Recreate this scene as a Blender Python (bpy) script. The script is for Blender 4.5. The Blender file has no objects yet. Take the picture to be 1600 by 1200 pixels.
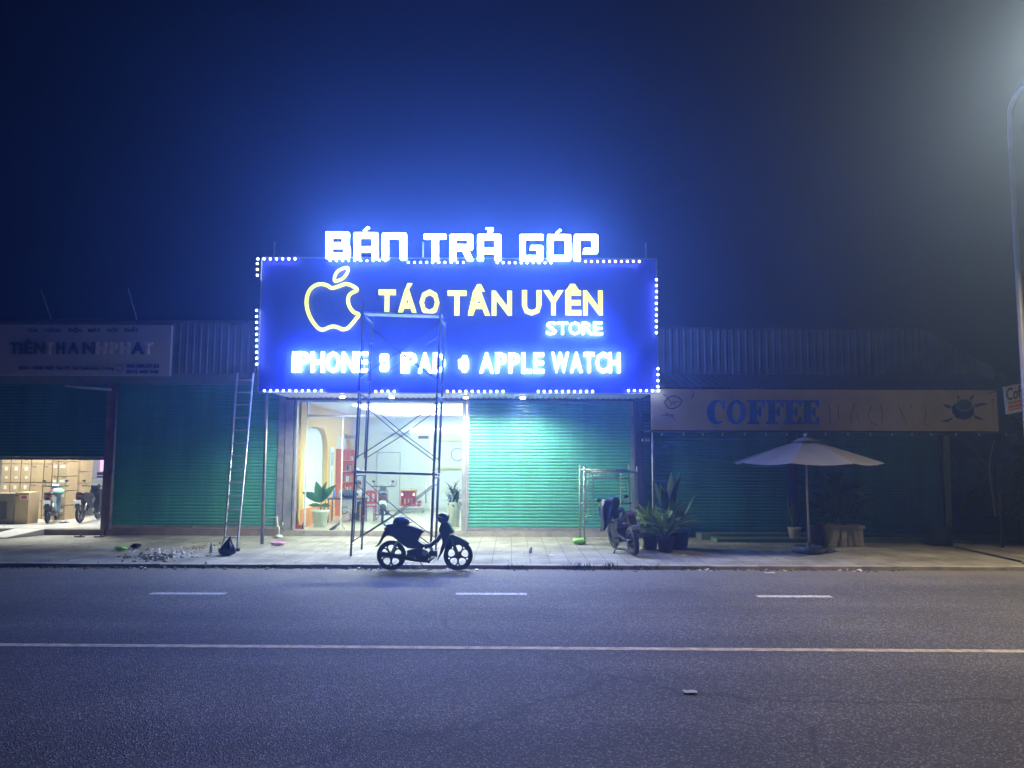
import bpy, bmesh, math, random
from mathutils import Vector, Matrix, Euler
R = math.radians
random.seed(7)
sc = bpy.context.scene
COL = sc.collection

# ------------------------------------------------------------------ camera, world, exposure
CAM_H, PITCH, ROLL, FPX = 2.25, 5.33, 0.22, 1200.0
cam = bpy.data.cameras.new('camera'); cam.sensor_width = 36; cam.lens = 27; cam.clip_end = 600
camo = bpy.data.objects.new('camera', cam); COL.objects.link(camo)
camo.location = (0, 0, CAM_H)
CROT = Matrix.Rotation(R(90 + PITCH), 3, 'X') @ Matrix.Rotation(R(ROLL), 3, 'Z')
camo.rotation_euler = CROT.to_euler()
sc.camera = camo
w = bpy.data.worlds.new('World'); sc.world = w; w.use_nodes = True
wn = w.node_tree; bg = wn.nodes['Background']
sky = wn.nodes.new('ShaderNodeTexSky'); sky.sky_type = 'NISHITA'; sky.sun_disc = False
sky.sun_elevation = R(-5); sky.sun_rotation = R(200); sky.ozone_density = 6
wn.links.new(sky.outputs[0], bg.inputs[0]); bg.inputs[1].default_value = 0.022
sc.view_settings.view_transform = 'Standard'; sc.view_settings.look = 'None'
sc.view_settings.exposure = 1.92; sc.view_settings.gamma = 1
sc.cycles.use_denoising = True
sc.cycles.max_bounces = 6; sc.cycles.diffuse_bounces = 3; sc.cycles.glossy_bounces = 3
sc.cycles.transparent_max_bounces = 12; sc.cycles.volume_bounces = 0
sc.cycles.sample_clamp_indirect = 6

S_WHITE = 27.0      # white letters (cold blue-white tubes)
S_YELLOW = .5
S_BULB = 9.0
E_SOFFIT = 190.0
E_STREET = 1650.0
E_LEFTROOM = 200.0
S_CEIL = 2.1

# ------------------------------------------------------------------ photo point -> place
def ray(px, py):
    d = CROT @ Vector(((px - 800) / FPX, (600 - py) / FPX, -1))
    return d
def P(px, py, Y):
    d = ray(px, py); k = Y / d.y
    return (d.x * k, CAM_H + d.z * k)
def G(px, py, z=0.0):
    d = ray(px, py); k = (z - CAM_H) / d.z
    return (d.x * k, d.y * k)
SW = 0.07           # height of the pavement
FL = 0.22           # shop floors
YF = 21.2           # shop front plane
YS = 19.0           # front of the big sign and the awnings
YK = 15.6           # kerb

# ------------------------------------------------------------------ materials
MATS = {}
def M(name, col, rough=.6, metal=0., var=.12, scale=6., bump=0., emit=None, es=0., coat=0., bscale=None, spec=.5):
    if name in MATS: return MATS[name]
    m = bpy.data.materials.new(name); m.use_nodes = True; nt = m.node_tree; b = nt.nodes['Principled BSDF']
    b.inputs['Roughness'].default_value = rough; b.inputs['Metallic'].default_value = metal
    b.inputs['Coat Weight'].default_value = coat; b.inputs['Specular IOR Level'].default_value = spec
    tc = nt.nodes.new('ShaderNodeTexCoord')
    if var > 0:
        n = nt.nodes.new('ShaderNodeTexNoise'); n.inputs['Scale'].default_value = scale; n.inputs['Detail'].default_value = 6
        nt.links.new(tc.outputs['Object'], n.inputs['Vector'])
        r = nt.nodes.new('ShaderNodeValToRGB')
        r.color_ramp.elements[0].position = .3; r.color_ramp.elements[1].position = .72
        r.color_ramp.elements[0].color = (*[c * (1 - var) for c in col], 1)
        r.color_ramp.elements[1].color = (*[min(1, c * (1 + var)) for c in col], 1)
        nt.links.new(n.outputs['Fac'], r.inputs['Fac']); nt.links.new(r.outputs['Color'], b.inputs['Base Color'])
    else: b.inputs['Base Color'].default_value = (*col, 1)
    if bump > 0:
        n2 = nt.nodes.new('ShaderNodeTexNoise'); n2.inputs['Scale'].default_value = bscale or scale * 4; n2.inputs['Detail'].default_value = 4
        nt.links.new(tc.outputs['Object'], n2.inputs['Vector'])
        bp = nt.nodes.new('ShaderNodeBump'); bp.inputs['Strength'].default_value = bump; bp.inputs['Distance'].default_value = .02
        nt.links.new(n2.outputs['Fac'], bp.inputs['Height']); nt.links.new(bp.outputs['Normal'], b.inputs['Normal'])
    if emit:
        b.inputs['Emission Color'].default_value = (*emit, 1); b.inputs['Emission Strength'].default_value = es
    MATS[name] = m
    return m

def asphalt():
    m = bpy.data.materials.new('asphalt'); m.use_nodes = True; nt = m.node_tree; b = nt.nodes['Principled BSDF']
    tc = nt.nodes.new('ShaderNodeTexCoord')
    def noise(s, d=4):
        n = nt.nodes.new('ShaderNodeTexNoise'); n.inputs['Scale'].default_value = s; n.inputs['Detail'].default_value = d
        nt.links.new(tc.outputs['Object'], n.inputs['Vector']); return n
    v = nt.nodes.new('ShaderNodeTexVoronoi'); v.inputs['Scale'].default_value = 72
    nt.links.new(tc.outputs['Object'], v.inputs['Vector'])
    r = nt.nodes.new('ShaderNodeValToRGB'); e = r.color_ramp.elements
    e[0].position = .05; e[0].color = (.08, .08, .083, 1); e[1].position = .985; e[1].color = (.42, .42, .42, 1)
    k = e.new(.55); k.color = (.125, .125, .127, 1)
    k = e.new(.8); k.color = (.165, .165, .168, 1)
    sep = nt.nodes.new('ShaderNodeSeparateColor'); nt.links.new(v.outputs['Color'], sep.inputs[0])
    nt.links.new(sep.outputs[0], r.inputs['Fac'])
    big = noise(.5, 5); r2 = nt.nodes.new('ShaderNodeValToRGB')
    r2.color_ramp.elements[0].position = .3; r2.color_ramp.elements[0].color = (.74, .74, .74, 1)
    r2.color_ramp.elements[1].position = .7; r2.color_ramp.elements[1].color = (1.12, 1.12, 1.12, 1)
    nt.links.new(big.outputs['Fac'], r2.inputs['Fac'])
    mx = nt.nodes.new('ShaderNodeMix'); mx.data_type = 'RGBA'; mx.blend_type = 'MULTIPLY'; mx.inputs[0].default_value = 1
    nt.links.new(r.outputs['Color'], mx.inputs[6]); nt.links.new(r2.outputs['Color'], mx.inputs[7])
    mp = nt.nodes.new('ShaderNodeMapping'); mp.inputs['Scale'].default_value = (.05, .9, 1); nt.links.new(tc.outputs['Object'], mp.inputs['Vector'])
    tr = nt.nodes.new('ShaderNodeTexNoise'); tr.inputs['Scale'].default_value = 1; tr.inputs['Detail'].default_value = 6; nt.links.new(mp.outputs[0], tr.inputs['Vector'])
    r3 = nt.nodes.new('ShaderNodeValToRGB'); r3.color_ramp.elements[0].position = .33; r3.color_ramp.elements[0].color = (.72, .72, .73, 1)
    r3.color_ramp.elements[1].position = .68; r3.color_ramp.elements[1].color = (1.15, 1.14, 1.12, 1); nt.links.new(tr.outputs['Fac'], r3.inputs['Fac'])
    mx2 = nt.nodes.new('ShaderNodeMix'); mx2.data_type = 'RGBA'; mx2.blend_type = 'MULTIPLY'; mx2.inputs[0].default_value = 1
    nt.links.new(mx.outputs[2], mx2.inputs[6]); nt.links.new(r3.outputs['Color'], mx2.inputs[7])
    cr = nt.nodes.new('ShaderNodeTexVoronoi'); cr.feature = 'DISTANCE_TO_EDGE'; cr.inputs['Scale'].default_value = .16
    wp = noise(1.3, 8); av = nt.nodes.new('ShaderNodeMix'); av.data_type = 'RGBA'; av.inputs[0].default_value = .45
    nt.links.new(tc.outputs['Object'], av.inputs[6]); nt.links.new(wp.outputs['Color'], av.inputs[7]); nt.links.new(av.outputs[2], cr.inputs['Vector'])
    r4 = nt.nodes.new('ShaderNodeValToRGB'); r4.color_ramp.elements[0].position = .0; r4.color_ramp.elements[0].color = (.5, .5, .5, 1)
    r4.color_ramp.elements[1].position = .0022; r4.color_ramp.elements[1].color = (1, 1, 1, 1); nt.links.new(cr.outputs['Distance'], r4.inputs['Fac'])
    mx3 = nt.nodes.new('ShaderNodeMix'); mx3.data_type = 'RGBA'; mx3.blend_type = 'MULTIPLY'; mx3.inputs[0].default_value = .8
    nt.links.new(mx2.outputs[2], mx3.inputs[6]); nt.links.new(r4.outputs['Color'], mx3.inputs[7])
    sx = nt.nodes.new('ShaderNodeSeparateXYZ'); nt.links.new(tc.outputs['Object'], sx.inputs[0])
    dn = noise(1.6, 8); ad = nt.nodes.new('ShaderNodeMath'); ad.operation = 'MULTIPLY_ADD'; ad.inputs[1].default_value = 2.2; nt.links.new(dn.outputs['Fac'], ad.inputs[0]); nt.links.new(sx.outputs['Y'], ad.inputs[2])
    mr = nt.nodes.new('ShaderNodeMapRange'); mr.inputs[1].default_value = 15.0; mr.inputs[2].default_value = 16.8; mr.inputs[3].default_value = 0; mr.inputs[4].default_value = .75; nt.links.new(ad.outputs[0], mr.inputs[0])
    mx4 = nt.nodes.new('ShaderNodeMix'); mx4.data_type = 'RGBA'; nt.links.new(mr.outputs[0], mx4.inputs[0]); nt.links.new(mx3.outputs[2], mx4.inputs[6]); mx4.inputs[7].default_value = (.21, .195, .17, 1)
    nt.links.new(mx4.outputs[2], b.inputs['Base Color'])
    bp = nt.nodes.new('ShaderNodeBump'); bp.inputs['Strength'].default_value = .8; bp.inputs['Distance'].default_value = .012
    nt.links.new(v.outputs['Distance'], bp.inputs['Height']); nt.links.new(bp.outputs['Normal'], b.inputs['Normal'])
    b.inputs['Roughness'].default_value = .72
    return m

def pavement_mat():
    m = bpy.data.materials.new('pavement'); m.use_nodes = True; nt = m.node_tree; b = nt.nodes['Principled BSDF']
    tc = nt.nodes.new('ShaderNodeTexCoord')
    br = nt.nodes.new('ShaderNodeTexBrick'); br.offset = 0
    br.inputs['Scale'].default_value = 1; br.inputs['Brick Width'].default_value = .4; br.inputs['Row Height'].default_value = .4
    br.inputs['Mortar Size'].default_value = .012; br.inputs['Color1'].default_value = (.36, .355, .31, 1)
    br.inputs['Color2'].default_value = (.31, .305, .27, 1); br.inputs['Mortar'].default_value = (.17, .165, .14, 1)
    nt.links.new(tc.outputs['Object'], br.inputs['Vector'])
    n = nt.nodes.new('ShaderNodeTexNoise'); n.inputs['Scale'].default_value = 1.1; n.inputs['Detail'].default_value = 9; n.inputs['Roughness'].default_value = .65
    nt.links.new(tc.outputs['Object'], n.inputs['Vector'])
    r = nt.nodes.new('ShaderNodeValToRGB'); r.color_ramp.elements[0].position = .32; r.color_ramp.elements[0].color = (.42, .4, .36, 1)
    r.color_ramp.elements[1].position = .66; r.color_ramp.elements[1].color = (1.1, 1.1, 1.08, 1)
    nt.links.new(n.outputs['Fac'], r.inputs['Fac'])
    mx = nt.nodes.new('ShaderNodeMix'); mx.data_type = 'RGBA'; mx.blend_type = 'MULTIPLY'; mx.inputs[0].default_value = 1
    nt.links.new(br.outputs['Color'], mx.inputs[6]); nt.links.new(r.outputs['Color'], mx.inputs[7])
    nt.links.new(mx.outputs[2], b.inputs['Base Color']); b.inputs['Roughness'].default_value = .8
    n2 = nt.nodes.new('ShaderNodeTexNoise'); n2.inputs['Scale'].default_value = 30; nt.links.new(tc.outputs['Object'], n2.inputs['Vector'])
    bp = nt.nodes.new('ShaderNodeBump'); bp.inputs['Strength'].default_value = .5; bp.inputs['Distance'].default_value = .01
    nt.links.new(n2.outputs['Fac'], bp.inputs['Height']); nt.links.new(bp.outputs['Normal'], b.inputs['Normal'])
    return m

def glass_mat():
    m = bpy.data.materials.new('clear_glass'); m.use_nodes = True; nt = m.node_tree
    nt.nodes.remove(nt.nodes['Principled BSDF'])
    t = nt.nodes.new('ShaderNodeBsdfTransparent'); t.inputs[0].default_value = (.93, .98, .96, 1)
    g = nt.nodes.new('ShaderNodeBsdfGlossy'); g.inputs['Roughness'].default_value = .03
    mx = nt.nodes.new('ShaderNodeMixShader'); mx.inputs[0].default_value = .05
    nt.links.new(t.outputs[0], mx.inputs[1]); nt.links.new(g.outputs[0], mx.inputs[2])
    nt.links.new(mx.outputs[0], nt.nodes['Material Output'].inputs[0])
    return m
GLASS = glass_mat()

# ------------------------------------------------------------------ mesh builder
def rootloc(o):
    while o.parent: o = o.parent
    return o.location
class MB:
    def __init__(s): s.bm = bmesh.new(); s.mi = 0
    def _f(s, vs, smooth=False):
        try: f = s.bm.faces.new(vs)
        except ValueError: return
        f.material_index = s.mi; f.smooth = smooth
    def box(s, x0, x1, y0, y1, z0, z1, rz=0, tilt=None):
        c = Vector(((x0 + x1) / 2, (y0 + y1) / 2, (z0 + z1) / 2)); mt = Matrix.Rotation(rz, 3, 'Z')
        if tilt: mt = mt @ Euler(tilt).to_matrix()
        v = [s.bm.verts.new(c + mt @ (Vector((x, y, z)) - c)) for x in (x0, x1) for y in (y0, y1) for z in (z0, z1)]
        for f in ((0, 1, 3, 2), (4, 6, 7, 5), (0, 4, 5, 1), (2, 3, 7, 6), (0, 2, 6, 4), (1, 5, 7, 3)): s._f([v[i] for i in f])
        return s
    def tube(s, pts, r, n=8, caps=True, smooth=True):
        pts = [Vector(p) for p in pts]; rs = r if isinstance(r, (list, tuple)) else [r] * len(pts)
        rings = []; up = Vector((0, 0, 1)); prev = None
        for i, p in enumerate(pts):
            a = pts[max(0, i - 1)]; b = pts[min(len(pts) - 1, i + 1)]
            t = (b - a).normalized() if (b - a).length > 1e-9 else Vector((0, 0, 1))
            if prev is None:
                u = t.cross(up) if abs(t.z) < .95 else t.cross(Vector((1, 0, 0)))
            else: u = prev - t * prev.dot(t)
            u.normalize(); prev = u; v = t.cross(u)
            rings.append([s.bm.verts.new(p + (u * math.cos(6.28318 * k / n) + v * math.sin(6.28318 * k / n)) * rs[i]) for k in range(n)])
        for a, b in zip(rings, rings[1:]):
            for k in range(n): s._f([a[k], a[(k + 1) % n], b[(k + 1) % n], b[k]], smooth)
        if caps: s._f(rings[0][::-1]); s._f(rings[-1])
        return s
    def ring(s, c, axis, Rr, r, n=28, m=8):
        c = Vector(c); ax = Vector(axis).normalized(); u = ax.orthogonal().normalized(); v = ax.cross(u); g = []
        for i in range(n):
            a = 6.28318 * i / n; d = u * math.cos(a) + v * math.sin(a)
            g.append([s.bm.verts.new(c + d * (Rr + r * math.cos(6.28318 * k / m)) + ax * r * 1.15 * math.sin(6.28318 * k / m)) for k in range(m)])
        for i in range(n):
            for k in range(m): s._f([g[i][k], g[(i + 1) % n][k], g[(i + 1) % n][(k + 1) % m], g[i][(k + 1) % m]], True)
        return s
    def lathe(s, prof, c=(0, 0, 0), n=16, sx=1, sy=1, smooth=True):
        c = Vector(c); g = []
        for r, z in prof:
            g.append([s.bm.verts.new(c + Vector((r * sx * math.cos(6.28318 * k / n), r * sy * math.sin(6.28318 * k / n), z))) for k in range(n)])
        for a, b in zip(g, g[1:]):
            for k in range(n): s._f([a[k], a[(k + 1) % n], b[(k + 1) % n], b[k]], smooth)
        s._f(g[0][::-1]); s._f(g[-1]); return s
    def ell(s, c, rx, ry, rz, n=12, m=8):
        prof = [(math.sin(math.pi * i / m) if 0 < i < m else .02, -math.cos(math.pi * i / m)) for i in range(m + 1)]
        c = Vector(c); g = []
        for r, z in prof: g.append([s.bm.verts.new(c + Vector((r * rx * math.cos(6.28318 * k / n), r * ry * math.sin(6.28318 * k / n), z * rz))) for k in range(n)])
        for a, b in zip(g, g[1:]):
            for k in range(n): s._f([a[k], a[(k + 1) % n], b[(k + 1) % n], b[k]], True)
        s._f(g[0][::-1]); s._f(g[-1]); return s
    def prism(s, poly, y0, y1, taper=1.0, axis='y', holes=()):
        """2-D outline (with holes) given thickness along an axis"""
        cu = bpy.data.curves.new('tmp', 'CURVE'); cu.dimensions = '2D'; cu.fill_mode = 'BOTH'; cu.extrude = abs(y1 - y0) / 2
        for pl in [poly] + list(holes):
            sp = cu.splines.new('POLY'); sp.points.add(len(pl) - 1); sp.use_cyclic_u = True
            for q, (x, z) in zip(sp.points, pl): q.co = (x, z, 0, 1)
        return s._curve(cu, (y0 + y1) / 2, axis)
    def _curve(s, cu, mid, axis='y', fit=None):
        ob = bpy.data.objects.new('tmp', cu); COL.objects.link(ob); dg = bpy.context.evaluated_depsgraph_get()
        me = bpy.data.meshes.new_from_object(ob.evaluated_get(dg)); bpy.data.objects.remove(ob); bpy.data.curves.remove(cu)
        if fit and me.vertices:
            xs = [v.co.x for v in me.vertices]
            fit(me, xs)
        n0 = len(s.bm.faces); s.bm.from_mesh(me); s.bm.faces.ensure_lookup_table(); s.bm.verts.ensure_lookup_table()
        vs = set()
        for f in s.bm.faces[n0:]:
            f.material_index = s.mi
            for v in f.verts: vs.add(v)
        for v in vs:
            x, z, d = v.co
            v.co = (x, mid - d, z) if axis == 'y' else ((mid + d, x, z) if axis == 'x' else (x, z, mid + d))
        bpy.data.meshes.remove(me); return s
    def text(s, body, x0, x1, z0, z1, y0, y1, offset=0., cap=True):
        """lettering of the default face fitted to a rectangle (z0..z1 = cap height)"""
        cu = bpy.data.curves.new('tmp', 'FONT'); cu.body = body; cu.offset = offset; cu.extrude = abs(y1 - y0) / 2; cu.resolution_u = 2
        H = .729 if cap else None
        def fit(me, xs):
            a, b = min(xs), max(xs); zs = [v.co.y for v in me.vertices]
            za, zb = (0 - offset, .682 + offset) if cap else (min(zs), max(zs))
            for v in me.vertices:
                v.co.x = x0 + (v.co.x - a) / (b - a) * (x1 - x0); v.co.y = z0 + (v.co.y - za) / (zb - za) * (z1 - z0)
        return s._curve(cu, (y0 + y1) / 2, 'y', fit)
    def leaf(s, base, d, L, W, droop=.4, n=5, fold=.15, twist=0., tip=1.6):
        base = Vector(base); d = Vector(d).normalized(); side = d.cross(Vector((0, 0, 1)))
        if side.length < .05: side = Vector((math.cos(twist), math.sin(twist), 0))
        side.normalize(); side = Matrix.Rotation(twist, 3, d) @ side
        nrm = side.cross(d); p = base.copy(); rows = []
        for i in range(n + 1):
            t = i / n; wd = W * .5 * (math.sin(math.pi * min(1, t * .92 + .06)) ** .8) * (1 if t < .6 else (1 - (t - .6) / .4 * .25)); wd = max(wd, .002)
            rows.append((s.bm.verts.new(p - side * wd + nrm * wd * fold), s.bm.verts.new(p.copy()), s.bm.verts.new(p + side * wd + nrm * wd * fold)))
            dd = (d + Vector((0, 0, -droop * (t ** 1.5)))).normalized(); p = p + dd * L / n
        for a, b in zip(rows, rows[1:]):
            s._f([a[0], a[1], b[1], b[0]], True); s._f([a[1], a[2], b[2], b[1]], True)
        return s
    def quad(s, *pts):
        s._f([s.bm.verts.new(Vector(p)) for p in pts]); return s
    def build(s, name, mat, parent=None, bevel=0., world=True, mats=None, frontmat=None, smooth_all=False):
        bm = s.bm
        if bevel > 0:
            es = [e for e in bm.edges if len(e.link_faces) == 2 and e.calc_face_angle(0) > .5]
            if es: bmesh.ops.bevel(bm, geom=es, offset=bevel, segments=2, affect='EDGES', profile=.6, clamp_overlap=True)
        bmesh.ops.recalc_face_normals(bm, faces=bm.faces[:])
        if frontmat is not None:
            ym = min(v.co.y for v in bm.verts)
            for f in bm.faces: f.material_index = 1 if all(v.co.y < ym + 1e-4 for v in f.verts) else 0
        if parent is not None and world:
            o0 = rootloc(parent)
            for v in bm.verts: v.co -= o0
        me = bpy.data.meshes.new(name); bm.to_mesh(me); bm.free()
        for m in ([mat] + ([frontmat] if frontmat else []) + (mats or [])): me.materials.append(m)
        o = bpy.data.objects.new(name, me); COL.objects.link(o)
        if parent is not None: o.parent = parent
        return o
    def top(s, name, mat, label, cat, group=None, at=None, **k):
        """a top-level thing that is one mesh; origin moved to its base"""
        xs = [v.co for v in s.bm.verts]
        at = Vector(at) if at else Vector(((min(v.x for v in xs) + max(v.x for v in xs)) / 2, (min(v.y for v in xs) + max(v.y for v in xs)) / 2, min(v.z for v in xs)))
        for v in s.bm.verts: v.co -= at
        o = s.build(name, mat, None, **k); o.location = at
        return tag(o, label, cat, group)
def tag(o, label=None, cat=None, group=None, kind=None):
    if label: o['label'] = label
    if cat: o['category'] = cat
    if group: o['group'] = group
    if kind: o['kind'] = kind
    return o
def thing(name, label, cat, loc=(0, 0, 0), rz=0, group=None, kind=None):
    o = bpy.data.objects.new(name, None); COL.objects.link(o); o.empty_display_size = .2
    o.location = loc; o.rotation_euler = (0, 0, rz); return tag(o, label, cat, group, kind)
def struct(name, mb, mat, **k): return tag(mb.build(name, mat, **k), kind='structure')
def smoothpts(pts, k=4, closed=False):
    out = []; n = len(pts); V = [Vector(p) for p in pts]
    rng = range(n if closed else n - 1)
    for i in rng:
        p0 = V[(i - 1) % n] if closed or i > 0 else V[0]; p1 = V[i]; p2 = V[(i + 1) % n]; p3 = V[(i + 2) % n] if closed or i + 2 < n else V[-1]
        for j in range(k):
            t = j / k; out.append(.5 * ((2 * p1) + (p2 - p0) * t + (2 * p0 - 5 * p1 + 4 * p2 - p3) * t * t + (3 * p1 - p0 - 3 * p2 + p3) * t ** 3))
    if not closed: out.append(V[-1])
    return out
def rrect(x0, x1, z0, z1, r, n=4, which='abcd'):
    pts = []
    for key, cx, cz, a in (('a', x1 - r, z1 - r, 0), ('b', x0 + r, z1 - r, 90), ('c', x0 + r, z0 + r, 180), ('d', x1 - r, z0 + r, 270)):
        if key in which:
            for i in range(n + 1): t = R(a + 90 * i / n); pts.append((cx + r * math.cos(t), cz + r * math.sin(t)))
        else: pts.append({'a': (x1, z1), 'b': (x0, z1), 'c': (x0, z0), 'd': (x1, z0)}[key])
    return pts

# ------------------------------------------------------------------ setting: ground, road, kerb, pavement
mA = asphalt(); mP = pavement_mat()
mb = MB(); mb.box(-150, 150, -60, 150, -.4, -.06); struct('ground', mb, M('earth', (.09, .08, .065), .95, var=.3, bump=.4))
mb = MB()
for i in range(60):
    for j in range(12):
        x0, x1 = -60 + i * 2, -58 + i * 2; y0, y1 = -24 + j * 3.3, -24 + (j + 1) * 3.3
        mb.quad((x0, y0, 0), (x1, y0, 0), (x1, y1, 0), (x0, y1, 0))
bmesh.ops.remove_doubles(mb.bm, verts=mb.bm.verts[:], dist=.001)
struct('road', mb, mA)
mW = M('worn_white_paint', (.65, .65, .62), .7, var=.45, scale=14)
mY = M('worn_yellow_paint', (.66, .58, .4), .75, var=.4, scale=9)
def strip(name, p0, p1, hw, mat, z=.004):
    a, b = Vector((*p0, z)), Vector((*p1, z)); n = Vector((0, hw, 0))
    m_ = MB(); k = max(1, int((b - a).length / .5)); rnd = random.Random(name + str(p0))
    for i in range(k):
        u, v = a + (b - a) * i / k, a + (b - a) * (i + 1) / k
        e0, e1 = rnd.uniform(.85, 1.05), rnd.uniform(.85, 1.05)
        m_.quad(u - n, v - n, v + n, u + n)
    return struct(name, m_, mat)
for (a, b, y) in ((235, 353, 927.5), (712, 823, 928), (1183, 1299, 932)):
    strip('lane_marking', G(a, y), G(b, y + .3), .085, mW)
a, b = Vector(G(200, 1009)), Vector(G(1400, 1016.6)); d = (b - a).normalized()
strip('centre_line', tuple(a - d * 30), tuple(b + d * 30), .065, mY)
# kerb of long stones with dark joints, the pavement behind it
mb = MB(); x = -40.0
while x < 40:
    L = 1.0; mb.box(x, x + L - .012, YK, YK + .22, -.05, SW + random.uniform(-.006, .006)); x += L
struct('kerb', mb, M('kerb_concrete', (.33, .31, .28), .85, var=.3, scale=3, bump=.5, bscale=25), bevel=.012)
mb = MB(); mb.box(-60, 60, YK + .235, 45, -.055, SW - .012); struct('pavement', mb, mP)

# ------------------------------------------------------------------ blue-tinted haze volume, added to make the glow round the lit sign
HAZE_D, HAZE_G = 0.0105, 0.76
def haze():
    m = bpy.data.materials.new('haze'); m.use_nodes = True; nt = m.node_tree; nt.nodes.remove(nt.nodes['Principled BSDF'])
    v = nt.nodes.new('ShaderNodeVolumePrincipled'); v.inputs['Color'].default_value = (.36, .56, 1, 1)
    v.inputs['Density'].default_value = HAZE_D; v.inputs['Anisotropy'].default_value = HAZE_G
    nt.links.new(v.outputs[0], nt.nodes['Material Output'].inputs['Volume'])
    mb = MB(); mb.box(-155, 155, -65, 155, -1.4, 13); o = mb.build('haze', m); tag(o, kind='stuff')
haze()

# ------------------------------------------------------------------ building materials
mWall = M('painted_wall', (.46, .45, .43), .85, var=.15, scale=2, bump=.2)
mPinkWall = M('stained_plinth', (.27, .21, .185), .85, var=.35, scale=3, bump=.4)
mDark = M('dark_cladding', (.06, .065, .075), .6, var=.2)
mClad = M('grey_sheet_cladding', (.22, .23, .25), .5, metal=.3, var=.2, scale=2)
mSteel = M('steel_jamb', (.36, .36, .37), .42, metal=.5, var=.25, scale=5)
def streaky(name, col, rough, seed):
    m = bpy.data.materials.new(name); m.use_nodes = True; nt = m.node_tree; b = nt.nodes['Principled BSDF']; b.inputs['Roughness'].default_value = rough
    tc = nt.nodes.new('ShaderNodeTexCoord'); out = None
    for sx, sz, lo_, hi in ((2.2, .22, .72, 1.12), (.7, .9, .85, 1.1), (14, 1.5, .88, 1.05)):
        mp = nt.nodes.new('ShaderNodeMapping'); mp.inputs['Scale'].default_value = (sx, 1, sz); mp.inputs['Location'].default_value = (seed, 0, seed * 2)
        nt.links.new(tc.outputs['Object'], mp.inputs['Vector']); n = nt.nodes.new('ShaderNodeTexNoise'); n.inputs['Scale'].default_value = 1; n.inputs['Detail'].default_value = 7
        nt.links.new(mp.outputs[0], n.inputs['Vector']); r = nt.nodes.new('ShaderNodeMapRange'); r.inputs[1].default_value = .3; r.inputs[2].default_value = .7; r.inputs[3].default_value = lo_; r.inputs[4].default_value = hi
        nt.links.new(n.outputs['Fac'], r.inputs[0])
        if out is None: out = r.outputs[0]
        else:
            q = nt.nodes.new('ShaderNodeMath'); q.operation = 'MULTIPLY'; nt.links.new(out, q.inputs[0]); nt.links.new(r.outputs[0], q.inputs[1]); out = q.outputs[0]
    mx = nt.nodes.new('ShaderNodeMix'); mx.data_type = 'RGBA'; mx.blend_type = 'MULTIPLY'; mx.inputs[0].default_value = 1; mx.inputs[6].default_value = (*col, 1)
    nt.links.new(out, mx.inputs[7]); nt.links.new(mx.outputs[2], b.inputs['Base Color']); return m
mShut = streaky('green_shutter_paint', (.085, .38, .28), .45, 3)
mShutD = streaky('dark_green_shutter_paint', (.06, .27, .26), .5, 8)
mTile = M('white_floor_tile', (.6, .6, .57), .22, var=.05, scale=2)
mIn = M('white_interior_paint', (.72, .74, .72), .8, var=.03, scale=1)
mOr = M('orange_yellow_paint', (.74, .48, .15), .7, var=.04, scale=1)
mOrR = M('orange_red_paint', (.72, .2, .05), .6, var=.06)
mRoof = M('corrugated_roof', (.16, .16, .17), .55, metal=.4, var=.25)
X = lambda px, y=YF, py=720: P(px, py, y)[0]
Z = lambda py, y=YF: P(800, py, y)[1]
def shutter(parent, x0, x1, z0, z1, mat, y=YF, pitch=.088, name='shutter'):
    mb = MB(); prof = []; z = z0
    while z < z1:
        for dz, dy in ((0, 0), (.16, -.017), (.5, -.022), (.84, -.017)):
            zz = z + dz * pitch
            if zz <= z1: prof.append((dy, zz))
        z += pitch
    prof.append((0, z1))
    k = max(1, int((x1 - x0) / 1.2)); cols = []
    for i in range(k + 1):
        xx = x0 + (x1 - x0) * i / k
        cols.append([mb.bm.verts.new((xx, y + dy + .004 * math.sin(xx * 3 + zz * 5), zz)) for dy, zz in prof])
    for a, b in zip(cols, cols[1:]):
        for i in range(len(prof) - 1): mb._f([a[i], b[i], b[i + 1], a[i + 1]])
    mb.box(x0, x1, y + .012, y + .05, z0, z1)
    o = mb.build(name, mat, parent)
    m2 = MB(); m2.box(x0, x1, y - .035, y + .008, z0 - .075, z0 - .002); m2.build('bottom_rail', mSteel if mat is mShut else mat, o, bevel=.006)
    m2 = MB(); xm_ = (x0 + x1) / 2; m2.box(xm_ - .07, xm_ + .07, y - .048, y - .036, z0 - .07, z0 - .01); m2.tube([(xm_ - .03, y - .05, z0 - .04), (xm_ + .03, y - .05, z0 - .04)], .012, 6); m2.build('lock', mSteel, o)
    return o
def clad(mb, x0, x1, y, z0, z1, pitch=.19, dep=.012, top=None):
    """vertical ribbed sheet"""
    n = int((x1 - x0) / pitch); prev = None
    for i in range(n + 1):
        for dx, dy in ((0, 0), (.55, 0), (.65, -dep), (.9, -dep)):
            xx = min(x1, x0 + (i + dx) * pitch); zt = z1 if top is None else top(xx)
            a, b = mb.bm.verts.new((xx, y + dy, z0)), mb.bm.verts.new((xx, y + dy, zt))
            if prev: mb._f([prev[0], a, b, prev[1]])
            prev = (a, b)

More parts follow.
